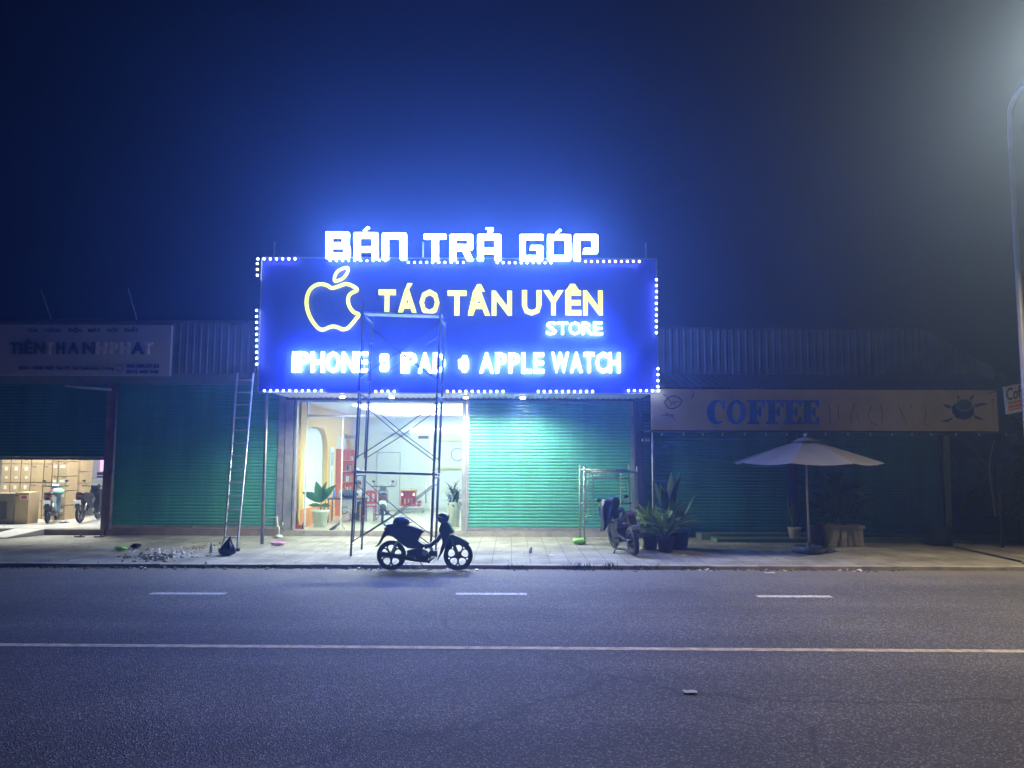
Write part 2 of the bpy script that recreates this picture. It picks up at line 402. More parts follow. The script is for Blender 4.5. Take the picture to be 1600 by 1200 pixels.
# ---------- appliance shop (left)
xl0, xa, xb, xc = -24.0, X(165), X(180), X(444)
zs = Z(603)
ap = thing('appliance_shop', 'long low shop on the left, green roller shutter half raised over lit cartons', 'shop', ((xl0 + xc) / 2, YF + 4, SW))
mb = MB(); mb.box(xl0, xc + .02, YF + .06, 31, SW - .02, FL); mb.build('floor', mTile, ap)
mb = MB(); mb.box(xb - .12, xc, YF - .07, YF + .055, SW - .015, FL + .03)
mb.box(G(65, 828, SW)[0] + .0, xa + .1, YF - .07, YF + .055, SW - .015, FL - .012)
mb.box(xl0, G(6, 828, SW)[0] - .4, YF - .07, YF + .055, SW - .015, FL - .012); mb.build('plinth', mPinkWall, ap, bevel=.008)
mb = MB(); mb.box(xl0, xc, YF - .02, YF + .25, zs, zs + .42); mb.build('lintel', M('grey_green_plaster', (.23, .3, .3), .8), ap)
mb = MB(); clad(mb, xl0, xc + .1, YF - .1, zs + .30, Z(507)); mb.box(xl0, xc + .1, YF - .06, YF + .1, zs + .425, Z(507) - .02); mb.build('cladding', mClad, ap)
mb = MB(); mb.box(xl0, xc + .3, YF - .25, YF + .12, Z(507) + .002, Z(507) + .05); mb.build('coping', mDark, ap)
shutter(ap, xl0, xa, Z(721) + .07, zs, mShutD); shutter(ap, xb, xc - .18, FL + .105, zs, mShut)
mb = MB(); mb.box(xa, xb, YF - .1, YF + .2, FL, zs); mb.build('pillar', M('brown_stained_column', (.26, .2, .17), .7, var=.3, scale=4), ap, bevel=.01)
mb = MB(); mb.tube([(xb + .02, YF - .13, FL), (xb + .02, YF - .13, zs - .05)], .035); mb.build('downpipe', mSteel, ap)
mb = MB(); mb.box(xc - .175, xc, YF - .04, YF + .2, FL - .05, zs); mb.build('jamb', mSteel, ap, bevel=.008)
mb = MB(); mb.box(xl0, xl0 + .2, YF + .26, 31, FL, 5.3); mb.box(xl0, xc, 31, 31.2, SW, 5.6); mb.box(xb + .6, xb + .8, YF + .26, 31, FL + .001, 5.0); mb.build('wall', mIn, ap)
mb = MB(); mb.box(xl0 + .2, xb + .6, YF + .26, 31, 4.15, 4.25); mb.build('ceiling', mIn, ap)
mb = MB(); mb.box(xl0, xc, YF + .13, 32, Z(507) - .3, Z(507) - .22, tilt=(R(-2), 0, 0)); mb.build('roof', mRoof, ap)
# light fitting of the stockroom
lf = MB(); lf.box(-16.2, -11.6, 24.2, 24.3, 4.05, 4.12); o = lf.build('tube_light', M('lit_tube', (.9, .9, .9), .5, var=0, emit=(1, 1, .93), es=6), ap)
def area(name, loc, sx, sy, power, col, parent=None, rot=(0, 0, 0), spread=None):
    l = bpy.data.lights.new(name, 'AREA'); l.shape = 'RECTANGLE'; l.size = sx; l.size_y = sy; l.energy = power; l.color = col
    if spread: l.spread = spread
    o = bpy.data.objects.new(name, l); COL.objects.link(o); o.location = loc; o.rotation_euler = rot
    if parent: o.parent = parent; o.location = Vector(loc) - rootloc(parent)
    return o
area('stockroom_lamp', (-14, 23.6, 4.0), 4, 1.5, E_LEFTROOM, (1, .99, .92), ap)
# ramp
gx0, gx1 = G(8, 841, SW)[0], G(66, 828, SW)[0]
mb = MB(); mb.bm.verts.index_update()
yr = G(20, 841, SW)[1]
v = [mb.bm.verts.new(p) for p in ((gx0, yr, SW), (gx1 - .3, yr, SW), (gx1, YF - .03, SW), (gx0 + .45, YF - .03, SW), (gx0 + .02, yr + .02, SW + .02), (gx1 - .32, yr + .02, SW + .02), (gx1, YF - .03, FL + .004), (gx0 + .45, YF - .03, FL + .004))]
for f in ((0, 1, 2, 3), (4, 5, 6, 7), (0, 1, 5, 4), (1, 2, 6, 5), (2, 3, 7, 6), (3, 0, 4, 7)): mb._f([v[i] for i in f])
mb.top('loading_ramp', M('pale_concrete', (.5, .5, .47), .8, bump=.3), 'pale concrete ramp leading up into the half open stockroom', 'ramp')

# ---------- phone shop (centre)
xd, xe, xf, xg, xh = X(452), X(466), X(722), X(733), X(990)
xp1 = X(1003)
zt = Z(626)
ph = thing('phone_shop', 'brightly lit glass fronted shop under the big blue sign, one green shutter closed', 'shop', ((xc + xp1) / 2, YF + 4, SW))
mb = MB(); mb.box(xc + .03, xp1, YF + .06, 29, SW - .02, FL); mb.build('floor', M('cream_floor_tile', (.56, .53, .43), .25, var=.08), ph)
mb = MB(); mb.box(xc + .02, xp1, YF - .07, YF + .055, SW - .015, FL - .012); mb.build('plinth', M('grey_step', (.34, .32, .28), .8, var=.25, bump=.3), ph, bevel=.01)
for a, b in ((xc + .02, xd + .1), (xd + .13, xe - .06)):
    mb = MB(); mb.box(a, b, YF - .05, YF + .15, FL, zt); mb.build('jamb', mSteel, ph, bevel=.01)
for a, b in ((xf, xf + .11), (xf + .13, xg)):
    mb = MB(); mb.box(a, b, YF - .05, YF + .15, FL, zt); mb.build('jamb', mSteel, ph, bevel=.01)
shutter(ph, xg, xh - .08, FL + .08, zt, mShut)
mb = MB(); mb.box(xh - .08, xh, YF - .05, YF + .15, FL, zt); mb.build('jamb', mSteel, ph, bevel=.01)
mb = MB(); mb.box(xh, xp1, YF - .3, YF + .15, SW, 5.6); mb.build('pillar', M('dark_blue_column', (.035, .045, .09), .6), ph, bevel=.01)
mb = MB(); mb.box(xc, xp1, YF - .02, YF + .2, zt, 5.6); mb.build('upper_wall', mDark, ph)
xw = -5.9; YB = 28.6; zc = 3.72
mb = MB(); mb.box(xw - .3, xw - .15, YF + .3, YB, FL, zc + .3); mb.box(xw - .3, xp1 - .2, YB, YB + .15, FL, zc + .3); mb.box(xp1 - .2, xp1 - .05, YF + .3, YB, FL, zc + .3); mb.build('wall', mIn, ph)
mb = MB(); mb.box(xw - .149, xp1 - .2, YF + .21, YB, zc, zc + .1); mb.build('ceiling', mIn, ph)
# orange wall with two arched niches cut out of it
arch = lambda y0, y1, z0, z1, r: rrect(y0, y1, z0, z1, r, 6, 'ab')
mb = MB(); mb.prism([(YF + .3, FL), (YB, FL), (YB, zc), (YF + .3, zc)], xw - .145, xw, axis='x', holes=[arch(21.95, 24.7, .72, 3.08, .75), arch(25.9, 28.2, .5, 3.0, .6)]); mb.build('orange_wall', mOr, ph)
mb = MB(); mb.box(xw + .002, xw + .03, YF + .5, 25.6, FL, .72); mb.build('dado', M('burnt_orange_paint', (.75, .27, .07), .7), ph)
mb = MB(); mb.box(xw + .002, xw + .03, 25.0, 25.5, 1.0, 2.5); o = mb.build('poster', mIn, ph)
mb = MB(); mb.box(xw + .032, xw + .036, 25.08, 25.42, 1.9, 2.35); mb.box(xw + .032, xw + .036, 25.18, 25.32, 1.1, 1.75); mb.build('print', M('grey_print', (.35, .4, .47), .6, var=.3), o)
# ceiling light panel, back wall panelling
mb = MB(); mb.box(-4.6, -.6, 22.2, 27.3, zc - .05, zc - .03); mb.build('ceiling_light', M('lit_ceiling_panel', (.9, .9, .9), .5, var=0, emit=(.82, 1, .96), es=S_CEIL), ph)
mb = MB(); mb.box(-4.0, xp1 - .4, YB - .12, YB - .06, 3.2, 3.24); mb.build('cove_light', M('lit_cove', (.9, .9, .9), .5, var=0, emit=(1, 1, .9), es=2.2), ph)
for k in range(5):
    xx = xw + .1 + k * 1.45
    mb = MB(); mb.box(xx, xx + 1.43, YB - .04, YB - .002, FL + .08, 3.1); mb.build('wall_panel', M('pale_panel', (.66, .7, .66), .5, var=.03), ph, bevel=.006)
dx0, dx1 = X(590, YB), X(625, YB)
mb = MB(); mb.prism([(dx0 - .03, FL), (dx1 + .03, FL), (dx1 + .03, Z(707, YB)), (dx0 - .03, Z(707, YB))], YB - .065, YB - .042, holes=[[(dx0, FL + .02), (dx1, FL + .02), (dx1, Z(708.5, YB)), (dx0, Z(708.5, YB))]]); mb.build('door_frame', M('grey_trim', (.35, .38, .37), .5), ph)
mb = MB(); mb.box(dx0, dx1, YB - .06, YB - .042, FL, Z(708.5, YB)); o = mb.build('door', M('pale_door', (.62, .66, .63), .5, var=.03), ph)
mb = MB(); mb.tube([(dx1 - .1, YB - .09, 1.15), (dx1 - .1, YB - .09, 1.35)], .015); mb.build('handle', mSteel, o)
# glass front
mAl = M('white_aluminium', (.62, .66, .66), .4, metal=.3, var=.05)
xm1, xm2, xm3 = X(477), X(533.5), X(673)
ztr = Z(651)
for a, b, c, d in ((xe + .01, xm1 - .012, FL, zt), (xm1 + .022, xm2 - .012, FL, ztr - .02), (xm1 + .022, xf - .02, ztr + .04, zt), (xm2 + .012, xm3 - .01, FL + .01, ztr - .02), (xm3 + .01, xf - .01, FL, ztr - .02)):
    mb = MB(); mb.box(a, b, YF + .08, YF + .09, c, d); o = mb.build('glass_pane', GLASS, ph)
    if abs(a - xm2) < .02:
        for q in (xm2 + .06, xm3 - .36):
            m2 = MB(); m2.box(q, q + .28, YF + .07, YF + .1, Z(686), Z(681.5)); m2.build('patch_fitting', M('black_fitting', (.03, .03, .035), .4), o, bevel=.005)
        m2 = MB(); m2.tube([(xm3 - .12, YF + .03, .95), (xm3 - .12, YF + .03, 1.5)], .018); m2.build('handle', mSteel, o)
mb = MB(); mb.box(xm1 - .01, xm1 + .02, YF + .05, YF + .12, FL, zt); mb.box(xm2 - .01, xm2 + .01, YF + .05, YF + .12, FL, ztr - .02); mb.box(xm1 + .022, xf - .01, YF + .05, YF + .12, ztr - .018, ztr + .038); mb.box(xm3 - .008, xm3 + .008, YF + .06, YF + .11, FL, ztr - .02); mb.build('window_frame', mAl, ph, bevel=.004)
mb = MB(); mb.box(xc, xp1, YF + .3, 30, 5.5, 5.62); mb.build('roof', mRoof, ph)

# ---------- coffee shop (right)
x1, x2, x3, x4, x5 = X(1228), X(1242), X(1466), X(1480), X(1562)
zb = Z(642)
cf = thing('coffee_shop', 'dark unlit shop on the right with closed green shutters behind a cream canopy fascia', 'shop', ((xp1 + x5) / 2, YF + 4, SW))
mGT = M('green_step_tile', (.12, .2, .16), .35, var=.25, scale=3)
mb = MB(); mb.box(X(1085), x5 + .6, YF - .62, YF + .06, SW - .015, FL - .01); mb.box(X(1085) + .25, x5 + .6, YF - 1.25, YF - .622, SW - .014, SW + .075); mb.build('step', mGT, cf, bevel=.008)
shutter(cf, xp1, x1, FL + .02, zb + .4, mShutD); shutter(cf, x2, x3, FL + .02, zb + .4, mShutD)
for a, b in ((x1, x2), (x3, x4), (x5, x5 + .25)):
    mb = MB(); mb.box(a, b, YF - .1, YF + .2, FL - .01, zb + .42); mb.build('pillar', M('dark_blue_column', (.04, .05, .1), .6), cf, bevel=.01)
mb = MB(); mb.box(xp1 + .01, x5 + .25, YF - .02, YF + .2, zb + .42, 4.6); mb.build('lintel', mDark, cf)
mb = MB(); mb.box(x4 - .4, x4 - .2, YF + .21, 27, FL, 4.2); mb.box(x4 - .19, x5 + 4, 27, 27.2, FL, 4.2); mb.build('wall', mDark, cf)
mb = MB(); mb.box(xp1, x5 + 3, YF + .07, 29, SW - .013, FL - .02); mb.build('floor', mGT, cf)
# green corner strip of the open bay
mb = MB(); a = X(1473, YF - .15, 690); b = X(1482, YF - .15, 815)
mb.prism([(a, Z(679)), (a + .16, Z(679)), (b + .07, Z(822)), (b - .04, Z(822))], YF - .2, YF - .12); mb.build('trim_strip', M('pale_green_trim', (.3, .42, .22), .6), cf)
# gable cladding above the canopy with its right end sloping down
zt1 = Z(514); ctop = lambda xx: zt1 if xx < X(1446) else max(Z(590), zt1 + (Z(556) - zt1) * (xx - X(1446)) / (X(1528) - X(1446))) if xx < X(1528) else Z(556) - (xx - X(1528)) * .6
mb = MB(); clad(mb, xp1 + .3, X(1556), YF - .12, Z(603), zt1, top=ctop)
mb.build('cladding', mClad, cf)
mb = MB(); mb.box(xp1 + .3, X(1446), YF - .1, YF + .1, 4.62, zt1 - .03); mb.build('parapet', mDark, cf)
mb = MB(); mb.box(xp1 + .3, X(1446), YF + .12, 30, zt1 - .4, zt1 - .33, tilt=(R(-2), 0, 0)); mb.build('roof', mRoof, cf)
mb = MB(); mb.box(xp1 + .25, X(1446) + .02, YF - .17, YF + .11, zt1 + .003, zt1 + .05); mb.build('coping', mDark, cf)
# ------------------------------------------------------------------ canopies
zlo, zhi = Z(671, YS), Z(607, YS); cx0, cx1 = X(1018, YS), X(1562, YS)
cn = thing('street_canopy', 'sheet metal canopy along the coffee shop front on slim steel posts', 'canopy', ((cx0 + cx1) / 2, YS + 1, zlo))
mb = MB(); zr0, zr1 = zhi + .04, Z(601)
k = int((cx1 + .8 - cx0) / .1); prev = None
for i in range(k + 1):
    xx = cx0 + i * .1; dz = .016 * (1 if i % 2 else -1)
    a = [mb.bm.verts.new((xx, YS - .12, zr0 + dz)), mb.bm.verts.new((xx, YF - .13, zr1 + .3 + dz))]
    if prev: mb._f([prev[0], a[0], a[1], prev[1]])
    prev = a
mb.build('roof_sheet', mRoof, cn)
mb = MB(); mb.tube([(cx0, YS + .02, zlo - .02), (cx1 + .8, YS + .02, zlo - .02)], .025); mb.tube([(cx0, YS + .02, zhi), (cx1 + .8, YS + .02, zhi)], .025)
for i in range(6):
    xx = cx0 + .03 + (cx1 - cx0) * i / 5; mb.tube([(xx, YS + .03, zlo), (xx, YS + .03, zhi)], .02); mb.tube([(xx, YS + .03, zlo - .02), (xx, YF - .05, zlo - .02 + .1)], .02)
mb.build('truss', M('black_steel', (.05, .05, .055), .5, metal=.4), cn)
px0 = X(1021.5, YS, 760)
mb = MB(); mb.tube([(px0, YS + .05, SW), (px0, YS + .05, zlo - .02)], .038, 12); mb.build('post', M('galvanised_post', (.3, .3, .31), .45, metal=.5, var=.2), cn)
mb = MB(); q = X(1563, YS, 760); mb.tube([(q, YS + .05, SW), (q, YS + .05, zlo - .02)], .035, 12); mb.build('post', M('black_steel', (.05, .05, .055), .5), cn)
# soffit canopy of the phone shop with its lit spots
sx0, sx1 = X(412, YS), X(1026, YS); zsof = Z(612.5, YS)
so = thing('sign_canopy', 'pale ribbed metal soffit under the big blue sign with bright spotlights', 'canopy', ((sx0 + sx1) / 2, (YS + YF) / 2, zsof))
mb = MB(); k = int((sx1 - sx0) / .075); prev = None
for i in range(k + 1):
    xx = sx0 + i * .075; dz = .012 * (1 if i % 2 else -1)
    a = [mb.bm.verts.new((xx, YS + .25, zsof + dz)), mb.bm.verts.new((xx, YF - .06, zsof + dz))]
    if prev: mb._f([prev[0], a[0], a[1], prev[1]])
    prev = a
mb.build('soffit', M('pale_soffit', (.6, .61, .6), .45, metal=.1, var=.05), so)
mb = MB(); mb.box(sx0, sx1, YS + .2, YF - .05, zsof + .06, zsof + .14); mb.build('deck', mDark, so)
mSpot = M('lit_spot', (.9, .9, .9), .5, var=0, emit=(1, 1, .9), es=14)
for (px, py, k) in ((535, 624, 1), (612, 624, 1), (728, 624.5, 1.), (817, 624.5, .85)):
    yy = YS + .75; xx = X(px, yy, 622)
    mb = MB(); mb.lathe([(.05, -.0), (.075, .02), (.075, .06)], (xx, yy, zsof - .075), 14); o = mb.build('spotlight', M('spot_rim', (.6, .6, .6), .4, metal=.5), so)
    mb = MB(); mb.lathe([(.06, -.03), (.06, -.003)], (xx, yy, zsof - .077), 14); mb.build('lamp_lens', mSpot, o)
    l = bpy.data.lights.new('spot_lamp', 'SPOT'); l.energy = E_SOFFIT * k; l.color = (.95, 1, .82); l.spot_size = R(165); l.spot_blend = .6; l.shadow_soft_size = .06
    lo = bpy.data.objects.new('spot_lamp', l); COL.objects.link(lo); lo.parent = so; lo.location = Vector((xx, yy, zsof - .16)) - so.location
qx = X(410, YS, 760)
mb = MB(); mb.tube([(X(407, YS, 850), YS + .12, SW), (X(414, YS, 622), YS + .12, zsof)], .042, 12)
mb.top('support_post', M('galvanised_post', (.3, .3, .31), .45), 'slim grey steel post under the left end of the big blue sign', 'post', at=(X(407, YS, 850), YS + .12, SW))

# ------------------------------------------------------------------ the big blue sign
WHITE = M('cold_white_tube', (.8, .8, .85), .5, var=0, emit=(.17, .3, 1), es=S_WHITE)
YELF = M('lit_pale_yellow_face', (.9, .9, .6), .5, var=0, emit=(.9, 1, .0), es=S_YELLOW)
YELS = M('lit_yellow_edge', (.7, .65, .05), .5, var=0, emit=(.75, .75, 0), es=.45)
BULB = M('lit_led', (.9, .9, .95), .4, var=0, emit=(.42, .55, 1), es=S_BULB)
sgx0, sgx1, sgz0, sgz1 = X(400, YS), X(1029, YS), Z(613.5, YS), Z(405, YS)
sg = thing('shop_sign', 'huge dark blue lit sign board with glowing white and yellow lettering and LED border', 'sign', ((sgx0 + sgx1) / 2, YS + .1, sgz0))
mb = MB(); mb.box(sgx0, sgx1, YS, YS + .2, sgz0, sgz1); mb.build('panel', M('glow_blue_acrylic', (.025, .04, .52), .4, var=.1, scale=1), sg, bevel=.01)  # blue glow of the letters put into the panel's base colour
mb = MB(); mb.box(sgx0 - .03, sgx0 - .002, YS - .04, YS + .2, sgz0 - .03, sgz1 + .03); mb.box(sgx1 + .002, sgx1 + .03, YS - .04, YS + .2, sgz0 - .03, sgz1 + .03); mb.box(sgx0, sgx1, YS - .04, YS + .2, sgz1 + .002, sgz1 + .03); mb.box(sgx0, sgx1, YS - .04, YS + .2, sgz0 - .03, sgz0 - .002); mb.build('frame', M('aluminium_frame', (.3, .32, .36), .4, metal=.6), sg)
mb = MB()
for i in range(6):
    xx = sgx0 + .2 + (sgx1 - sgx0 - .4) * i / 5
    mb.tube([(xx, YS + .25, sgz0), (xx, YS + .25, sgz1 + .5)], .025); mb.tube([(xx, YS + .25, sgz1 - .2), (xx, YF + .2, sgz1 - 1.2)], .025)
mb.build('back_bracing', M('galvanised_post', (.3, .3, .31)), sg)
YL0, YL1 = YS - .13, YS - .09
def pxl(u, v, s, x0, y0, Y): return P(x0 + u / s, y0 + v / s, Y)
def inset(pl, d):
    n = len(pl); A = sum(pl[i][0] * pl[(i + 1) % n][1] - pl[(i + 1) % n][0] * pl[i][1] for i in range(n)); sg_ = 1 if A > 0 else -1; out = []
    for i in range(n):
        a, b, c = Vector(pl[i - 1]), Vector(pl[i]), Vector(pl[(i + 1) % n])
        e1, e2 = (b - a), (c - b)
        if e1.length < 1e-6 or e2.length < 1e-6: out.append(tuple(b)); continue
        e1.normalize(); e2.normalize(); n1 = Vector((-e1.y, e1.x)) * sg_; n2 = Vector((-e2.y, e2.x)) * sg_; m_ = n1 + n2
        k = m_.dot(n1); out.append(tuple(b + m_ * (d / max(k, .35))))
    return out
def glyph(outer, holes, s, x0, y0, mat, name='letter', y0_=None, y1_=None, fm=None, par=None, extra=()):
    Y = YS - .1
    f = lambda pl: [pxl(u, v, s, x0, y0, Y) for u, v in pl]
    m_ = MB(); D_ = .02; m_.prism(inset(f(outer), D_), YL0 if y0_ is None else y0_, YL1 if y1_ is None else y1_, holes=[inset(f(h), -D_ * .9) for h in holes])
    for e in extra: m_.prism(inset(f(e), D_ * .7), YL0 if y0_ is None else y0_, YL1 if y1_ is None else y1_)
    return m_.build(name, mat, par or sg, frontmat=fm)
def rr(x0, x1, z0, z1, r=14, which='abcd'):   # zoom-pixel rectangle, y down: a=bottom right b=bottom left c=top left d=top right
    return rrect(x0, x1, z0, z1, r, 3, which)
def bx(a, b, c, d): return [(a, c), (b, c), (b, d), (a, d)]
g3 = dict(s=5., x0=470, y0=340, mat=WHITE, y0_=YS - .06, y1_=YS + .0)
glyph([(187, 104), (192, 100), (365, 100), (380, 110), (383, 130), (376, 210), (388, 220), (388, 305), (375, 320), (187, 320)], [bx(247, 315, 157, 185), bx(247, 327, 240, 268)], **g3)
acc = lambda dx, dy: [(478 + dx, 97 + dy), (515 + dx, 62 + dy), (522 + dx, 61 + dy), (543 + dx, 74 + dy), (500 + dx, 103 + dy), (486 + dx, 104 + dy)]
def boxyA(x0, x1, y0, y1, hole, notch, extra, d):
    glyph([(x0, y1), (x0, y0 + 16), (x0 + 5, y0 + 5), (x0 + 16, y0), (x1 - 16, y0), (x1 - 5, y0 + 5), (x1, y0 + 16), (x1, y1), (notch[1], y1), (notch[1], notch[2]), (notch[0], notch[2]), (notch[0], y1)], [hole] if hole else [], extra=extra, **d)
boxyA(406, 607, 106, 326, bx(466, 548, 160, 217), (466, 548, 270), [acc(0, 0)], g3)
boxyA(627, 830, 110, 327, None, (688, 768, 165), [], g3)
glyph([(955, 126), (962, 118), (1130, 118), (1138, 126), (1138, 168), (1080, 168), (1080, 335), (1017, 335), (1017, 168), (955, 168)], [], **g3)
glyph([(1157, 335), (1157, 136), (1162, 125), (1172, 120), (1335, 120), (1345, 125), (1350, 136), (1350, 235), (1342, 250), (1320, 254), (1355, 335), (1295, 335), (1257, 258), (1216, 258), (1216, 335)], [bx(1217, 1295, 172, 200)], **g3)
boxyA(1373, 1570, 120, 335, bx(1432, 1510, 172, 226), (1432, 1510, 282), [[(1443, 70), (1500, 70), (1507, 76), (1507, 104), (1485, 110), (1484, 116), (1455, 116), (1455, 98), (1480, 92), (1480, 88), (1443, 88)]], g3)
g4 = dict(s=5.517, x0=770, y0=340, mat=WHITE, y0_=YS - .06, y1_=YS + .0)
glyph([(226, 150), (232, 138), (244, 133), (430, 133), (441, 142), (441, 192), (288, 192), (288, 315), (375, 315), (375, 280), (312, 280), (325, 228), (415, 228), (432, 233), (441, 248), (441, 355), (435, 366), (425, 371), (244, 371), (232, 366), (226, 355)], [], **g4)
glyph(rr(465, 680, 134, 371, 18), [bx(528, 617, 192, 315)], extra=[acc(58, 29)], **g4)
glyph([(697, 372), (697, 152), (702, 139), (715, 133), (895, 133), (908, 139), (915, 152), (915, 290), (908, 305), (895, 310), (768, 310), (785, 253), (850, 253), (850, 192), (763, 192), (763, 372)], [], **g4)
def word(txt, x0, x1, y0, y1, mat, off, fm=None, gap=.045, widths=None, Yp=YS - .1, ya=None, yb=None, par=None, name='letter', capacc={}):
    """separate raised letters filling the photo rectangle x0..x1, y0..y1 (cap height)"""
    WID = dict(I=.17, M=.8, W=1.02, O=.72, A=.72, T=.62, N=.66, Y=.68, U=.66, E=.54, P=.58, H=.66, S=.6, R=.62, D=.66, L=.52, C=.68)
    base = [dict(zip('ÁÂẢÊÓÀẾẤỘĐỬ', 'AAAEOAEAODU')).get(c, c) for c in txt]
    ws = [WID.get(c, .6) for c in base]; tot = sum(ws) + gap * (len(txt) - 1)
    xa, za = P(x0, y1, Yp); xb_, zb_ = P(x1, y0, Yp); k = (xb_ - xa) / tot; x = xa; out = []
    for c, wd in zip(txt, ws):
        m_ = MB(); m_.text(c, x, x + wd * k, za, zb_, YL0 if ya is None else ya, YL1 if yb is None else yb, off)
        out.append(m_.build(name, mat, par or sg, frontmat=fm)); x += (wd + gap) * k
    return out
word('TÁO', 591, 687, 453, 492.5, YELS, .036, YELF, gap=.07)
word('TÂN', 699, 800, 454.5, 493, YELS, .036, YELF, gap=.05)
word('UYÊN', 815.5, 941.5, 454, 492.5, YELS, .036, YELF, gap=.06)
word('STORE', 853.5, 941.5, 503.5, 522.5, WHITE, -.002, gap=.06)
word('IPHONE', 456.5, 575, 550, 581.5, WHITE, .02, gap=.1)
word('IPAD', 626.5, 696, 551.5, 582.5, WHITE, .02, gap=.1)
word('APPLE', 749.5, 850, 551.5, 582.5, WHITE, .02, gap=.1)
word('WATCH', 862, 968.5, 551, 582, WHITE, .02, gap=.1)
g5 = dict(s=5.714, x0=440, y0=540, mat=WHITE)
glyph([(890, 70), (950, 70), (962, 82), (962, 128), (955, 134), (962, 140), (962, 226), (950, 238), (886, 238), (874, 226), (872, 184), (878, 178), (874, 120), (874, 84)], [bx(905, 932, 148, 164)], name='phone_symbol', **g5)
glyph([(724, 554.5), (731, 554.5), (732.5, 560), (734, 561), (734, 577), (732, 578), (730.5, 582.5), (722.5, 582.5), (721.5, 578), (717, 576), (716, 562), (721.5, 560)], [], s=1, x0=-1, y0=0, mat=WHITE, name='watch_symbol')
# yellow neon outline of a bitten apple with its leaf
ap_pts = [(555, 440), (525, 424), (490, 416), (450, 424), (415, 455), (397, 505), (398, 560), (415, 615), (445, 665), (475, 695), (505, 699), (535, 686), (562, 680), (592, 686), (620, 698), (650, 692), (680, 664), (703, 635), (722, 606), (690, 590), (664, 555), (655, 515), (668, 478), (712, 452), (680, 426), (640, 415), (600, 428)]
apz = [(Vector((*pxl(u, v, 4, 380, 340, YS - .12), 0))) for u, v in ap_pts]
pts = []
ncorner = {18, 23}
sp_ = smoothpts([(p.x, YS - .12, p.y) for p in apz], 4, True)
mb = MB(); mb.tube(sp_ + [sp_[0], sp_[1]], .045, 8); mb.build('apple_outline', M('lit_yellow_neon', (.8, .8, .2), .5, var=0, emit=(.84, 1, .0), es=.62), sg)
lf_ = [(572, 396), (573, 365), (598, 330), (652, 313), (650, 345), (625, 378), (592, 394)]
sp_ = smoothpts([(pxl(u, v, 4, 380, 340, YS - .12)[0], YS - .12, pxl(u, v, 4, 380, 340, YS - .12)[1]) for u, v in lf_], 4, True)
mb = MB(); mb.tube(sp_ + [sp_[0], sp_[1]], .04, 8); mb.build('leaf_outline', MATS['lit_yellow_neon'], sg)
# running LED bulbs round the edge (those lit)
def lin(a, b, n, fixed, hor=True): return [((a + (b - a) * i / (n - 1)), fixed) if hor else (fixed, a + (b - a) * i / (n - 1)) for i in range(n)]
bul = lin(403, 461, 7, 404.5) + lin(516, 602, 10, 407.2) + lin(638, 724, 10, 410) + lin(777, 861, 10, 410.5) + lin(915, 999, 10, 408.5)
bul += lin(412, 430, 3, 402, False) + lin(485, 569, 10, 401, False) + lin(437, 520, 10, 1025.5, False) + lin(576, 604, 4, 1028, False)
bul += lin(413, 502, 10, 610.5) + lin(587, 616, 4, 611.5) + lin(699, 786, 10, 611.5) + lin(841, 926, 10, 611.5) + lin(982, 1029, 6, 610.5)
bul, bul_rest = bul[:100], bul[100:]
m0 = MB(); m0.ell((0, 0, 0), .028, .028, .028, 8, 6); bo = m0.build('led_bulb', BULB, sg, world=False)
for i, (px, py) in enumerate(bul):
    o = bo if i == 0 else bo.copy()
    if i: COL.objects.link(o); o.parent = sg
    x_, z_ = P(px, py, YS - .2); o.location = Vector((x_, YS - .2, z_)) - sg.location

# ------------------------------------------------------------------ street lamp (lit, its head just outside the picture)
bx_, bz_ = P(1577, 190, YK + .45); lx, ly, lz = bx_ - .15, YK - 2.8, bz_ + .85
lp = thing('street_lamp', 'tall slim grey street lamp with a curved arm reaching out over the road', 'street lamp', (bx_, YK + .45, SW))
mb = MB(); mb.tube([(bx_, YK + .45, SW), (bx_, YK + .45, 3), (bx_, YK + .45, bz_ - .6)], [.085, .07, .05], 12)
mb.build('pole', M('galvanised_lamp_pole', (.34, .34, .35), .5, metal=.3, var=.1), lp)
mb = MB(); mb.tube(smoothpts([(bx_, YK + .45, bz_ - .6), (bx_ - .01, YK + .42, bz_ - .1), (bx_ - .1, YK + .1, bz_ + .35), (bx_ - .1, YK - 1.2, bz_ + .75), (lx, ly + .3, lz)], 5), [.05] * 15 + [.045] * 6, 10); mb.build('arm', MATS['galvanised_lamp_pole'], lp)
mb = MB(); mb.box(bx_ - .18, bx_ + .18, YK + .27, YK + .63, SW, SW + .03); mb.build('base_plate', MATS['galvanised_lamp_pole'], lp)
mb = MB(); mb.ell((lx, ly, lz), .16, .42, .09, 14, 8); o = mb.build('lamp_head', M('grey_casting', (.3, .3, .31), .5), lp)
mb = MB(); mb.ell((lx, ly, lz - .06), .12, .3, .06, 14, 6); mb.build('lens', M('lit_street_lens', (.9, .9, .9), .4, var=0, emit=(1, .85, .55), es=3), o)
l = bpy.data.lights.new('street_lamp_light', 'SPOT'); l.energy = E_STREET; l.color = (1, .8, .5); l.spot_size = R(124); l.spot_blend = .6; l.shadow_soft_size = .15
lo = bpy.data.objects.new('street_lamp_light', l); COL.objects.link(lo); lo.parent = lp; lo.location = Vector((lx, ly, lz - .16)) - lp.location; lo.rotation_euler = (R(-22), R(5), 0)

m0 = MB()
for px, py in bul_rest:
    x_, z_ = P(px, py, YS - .2); m0.ell((x_, YS - .2, z_), .028, .028, .028, 8, 6)
tag(m0.build('bulb_run', BULB, sg), kind='stuff')

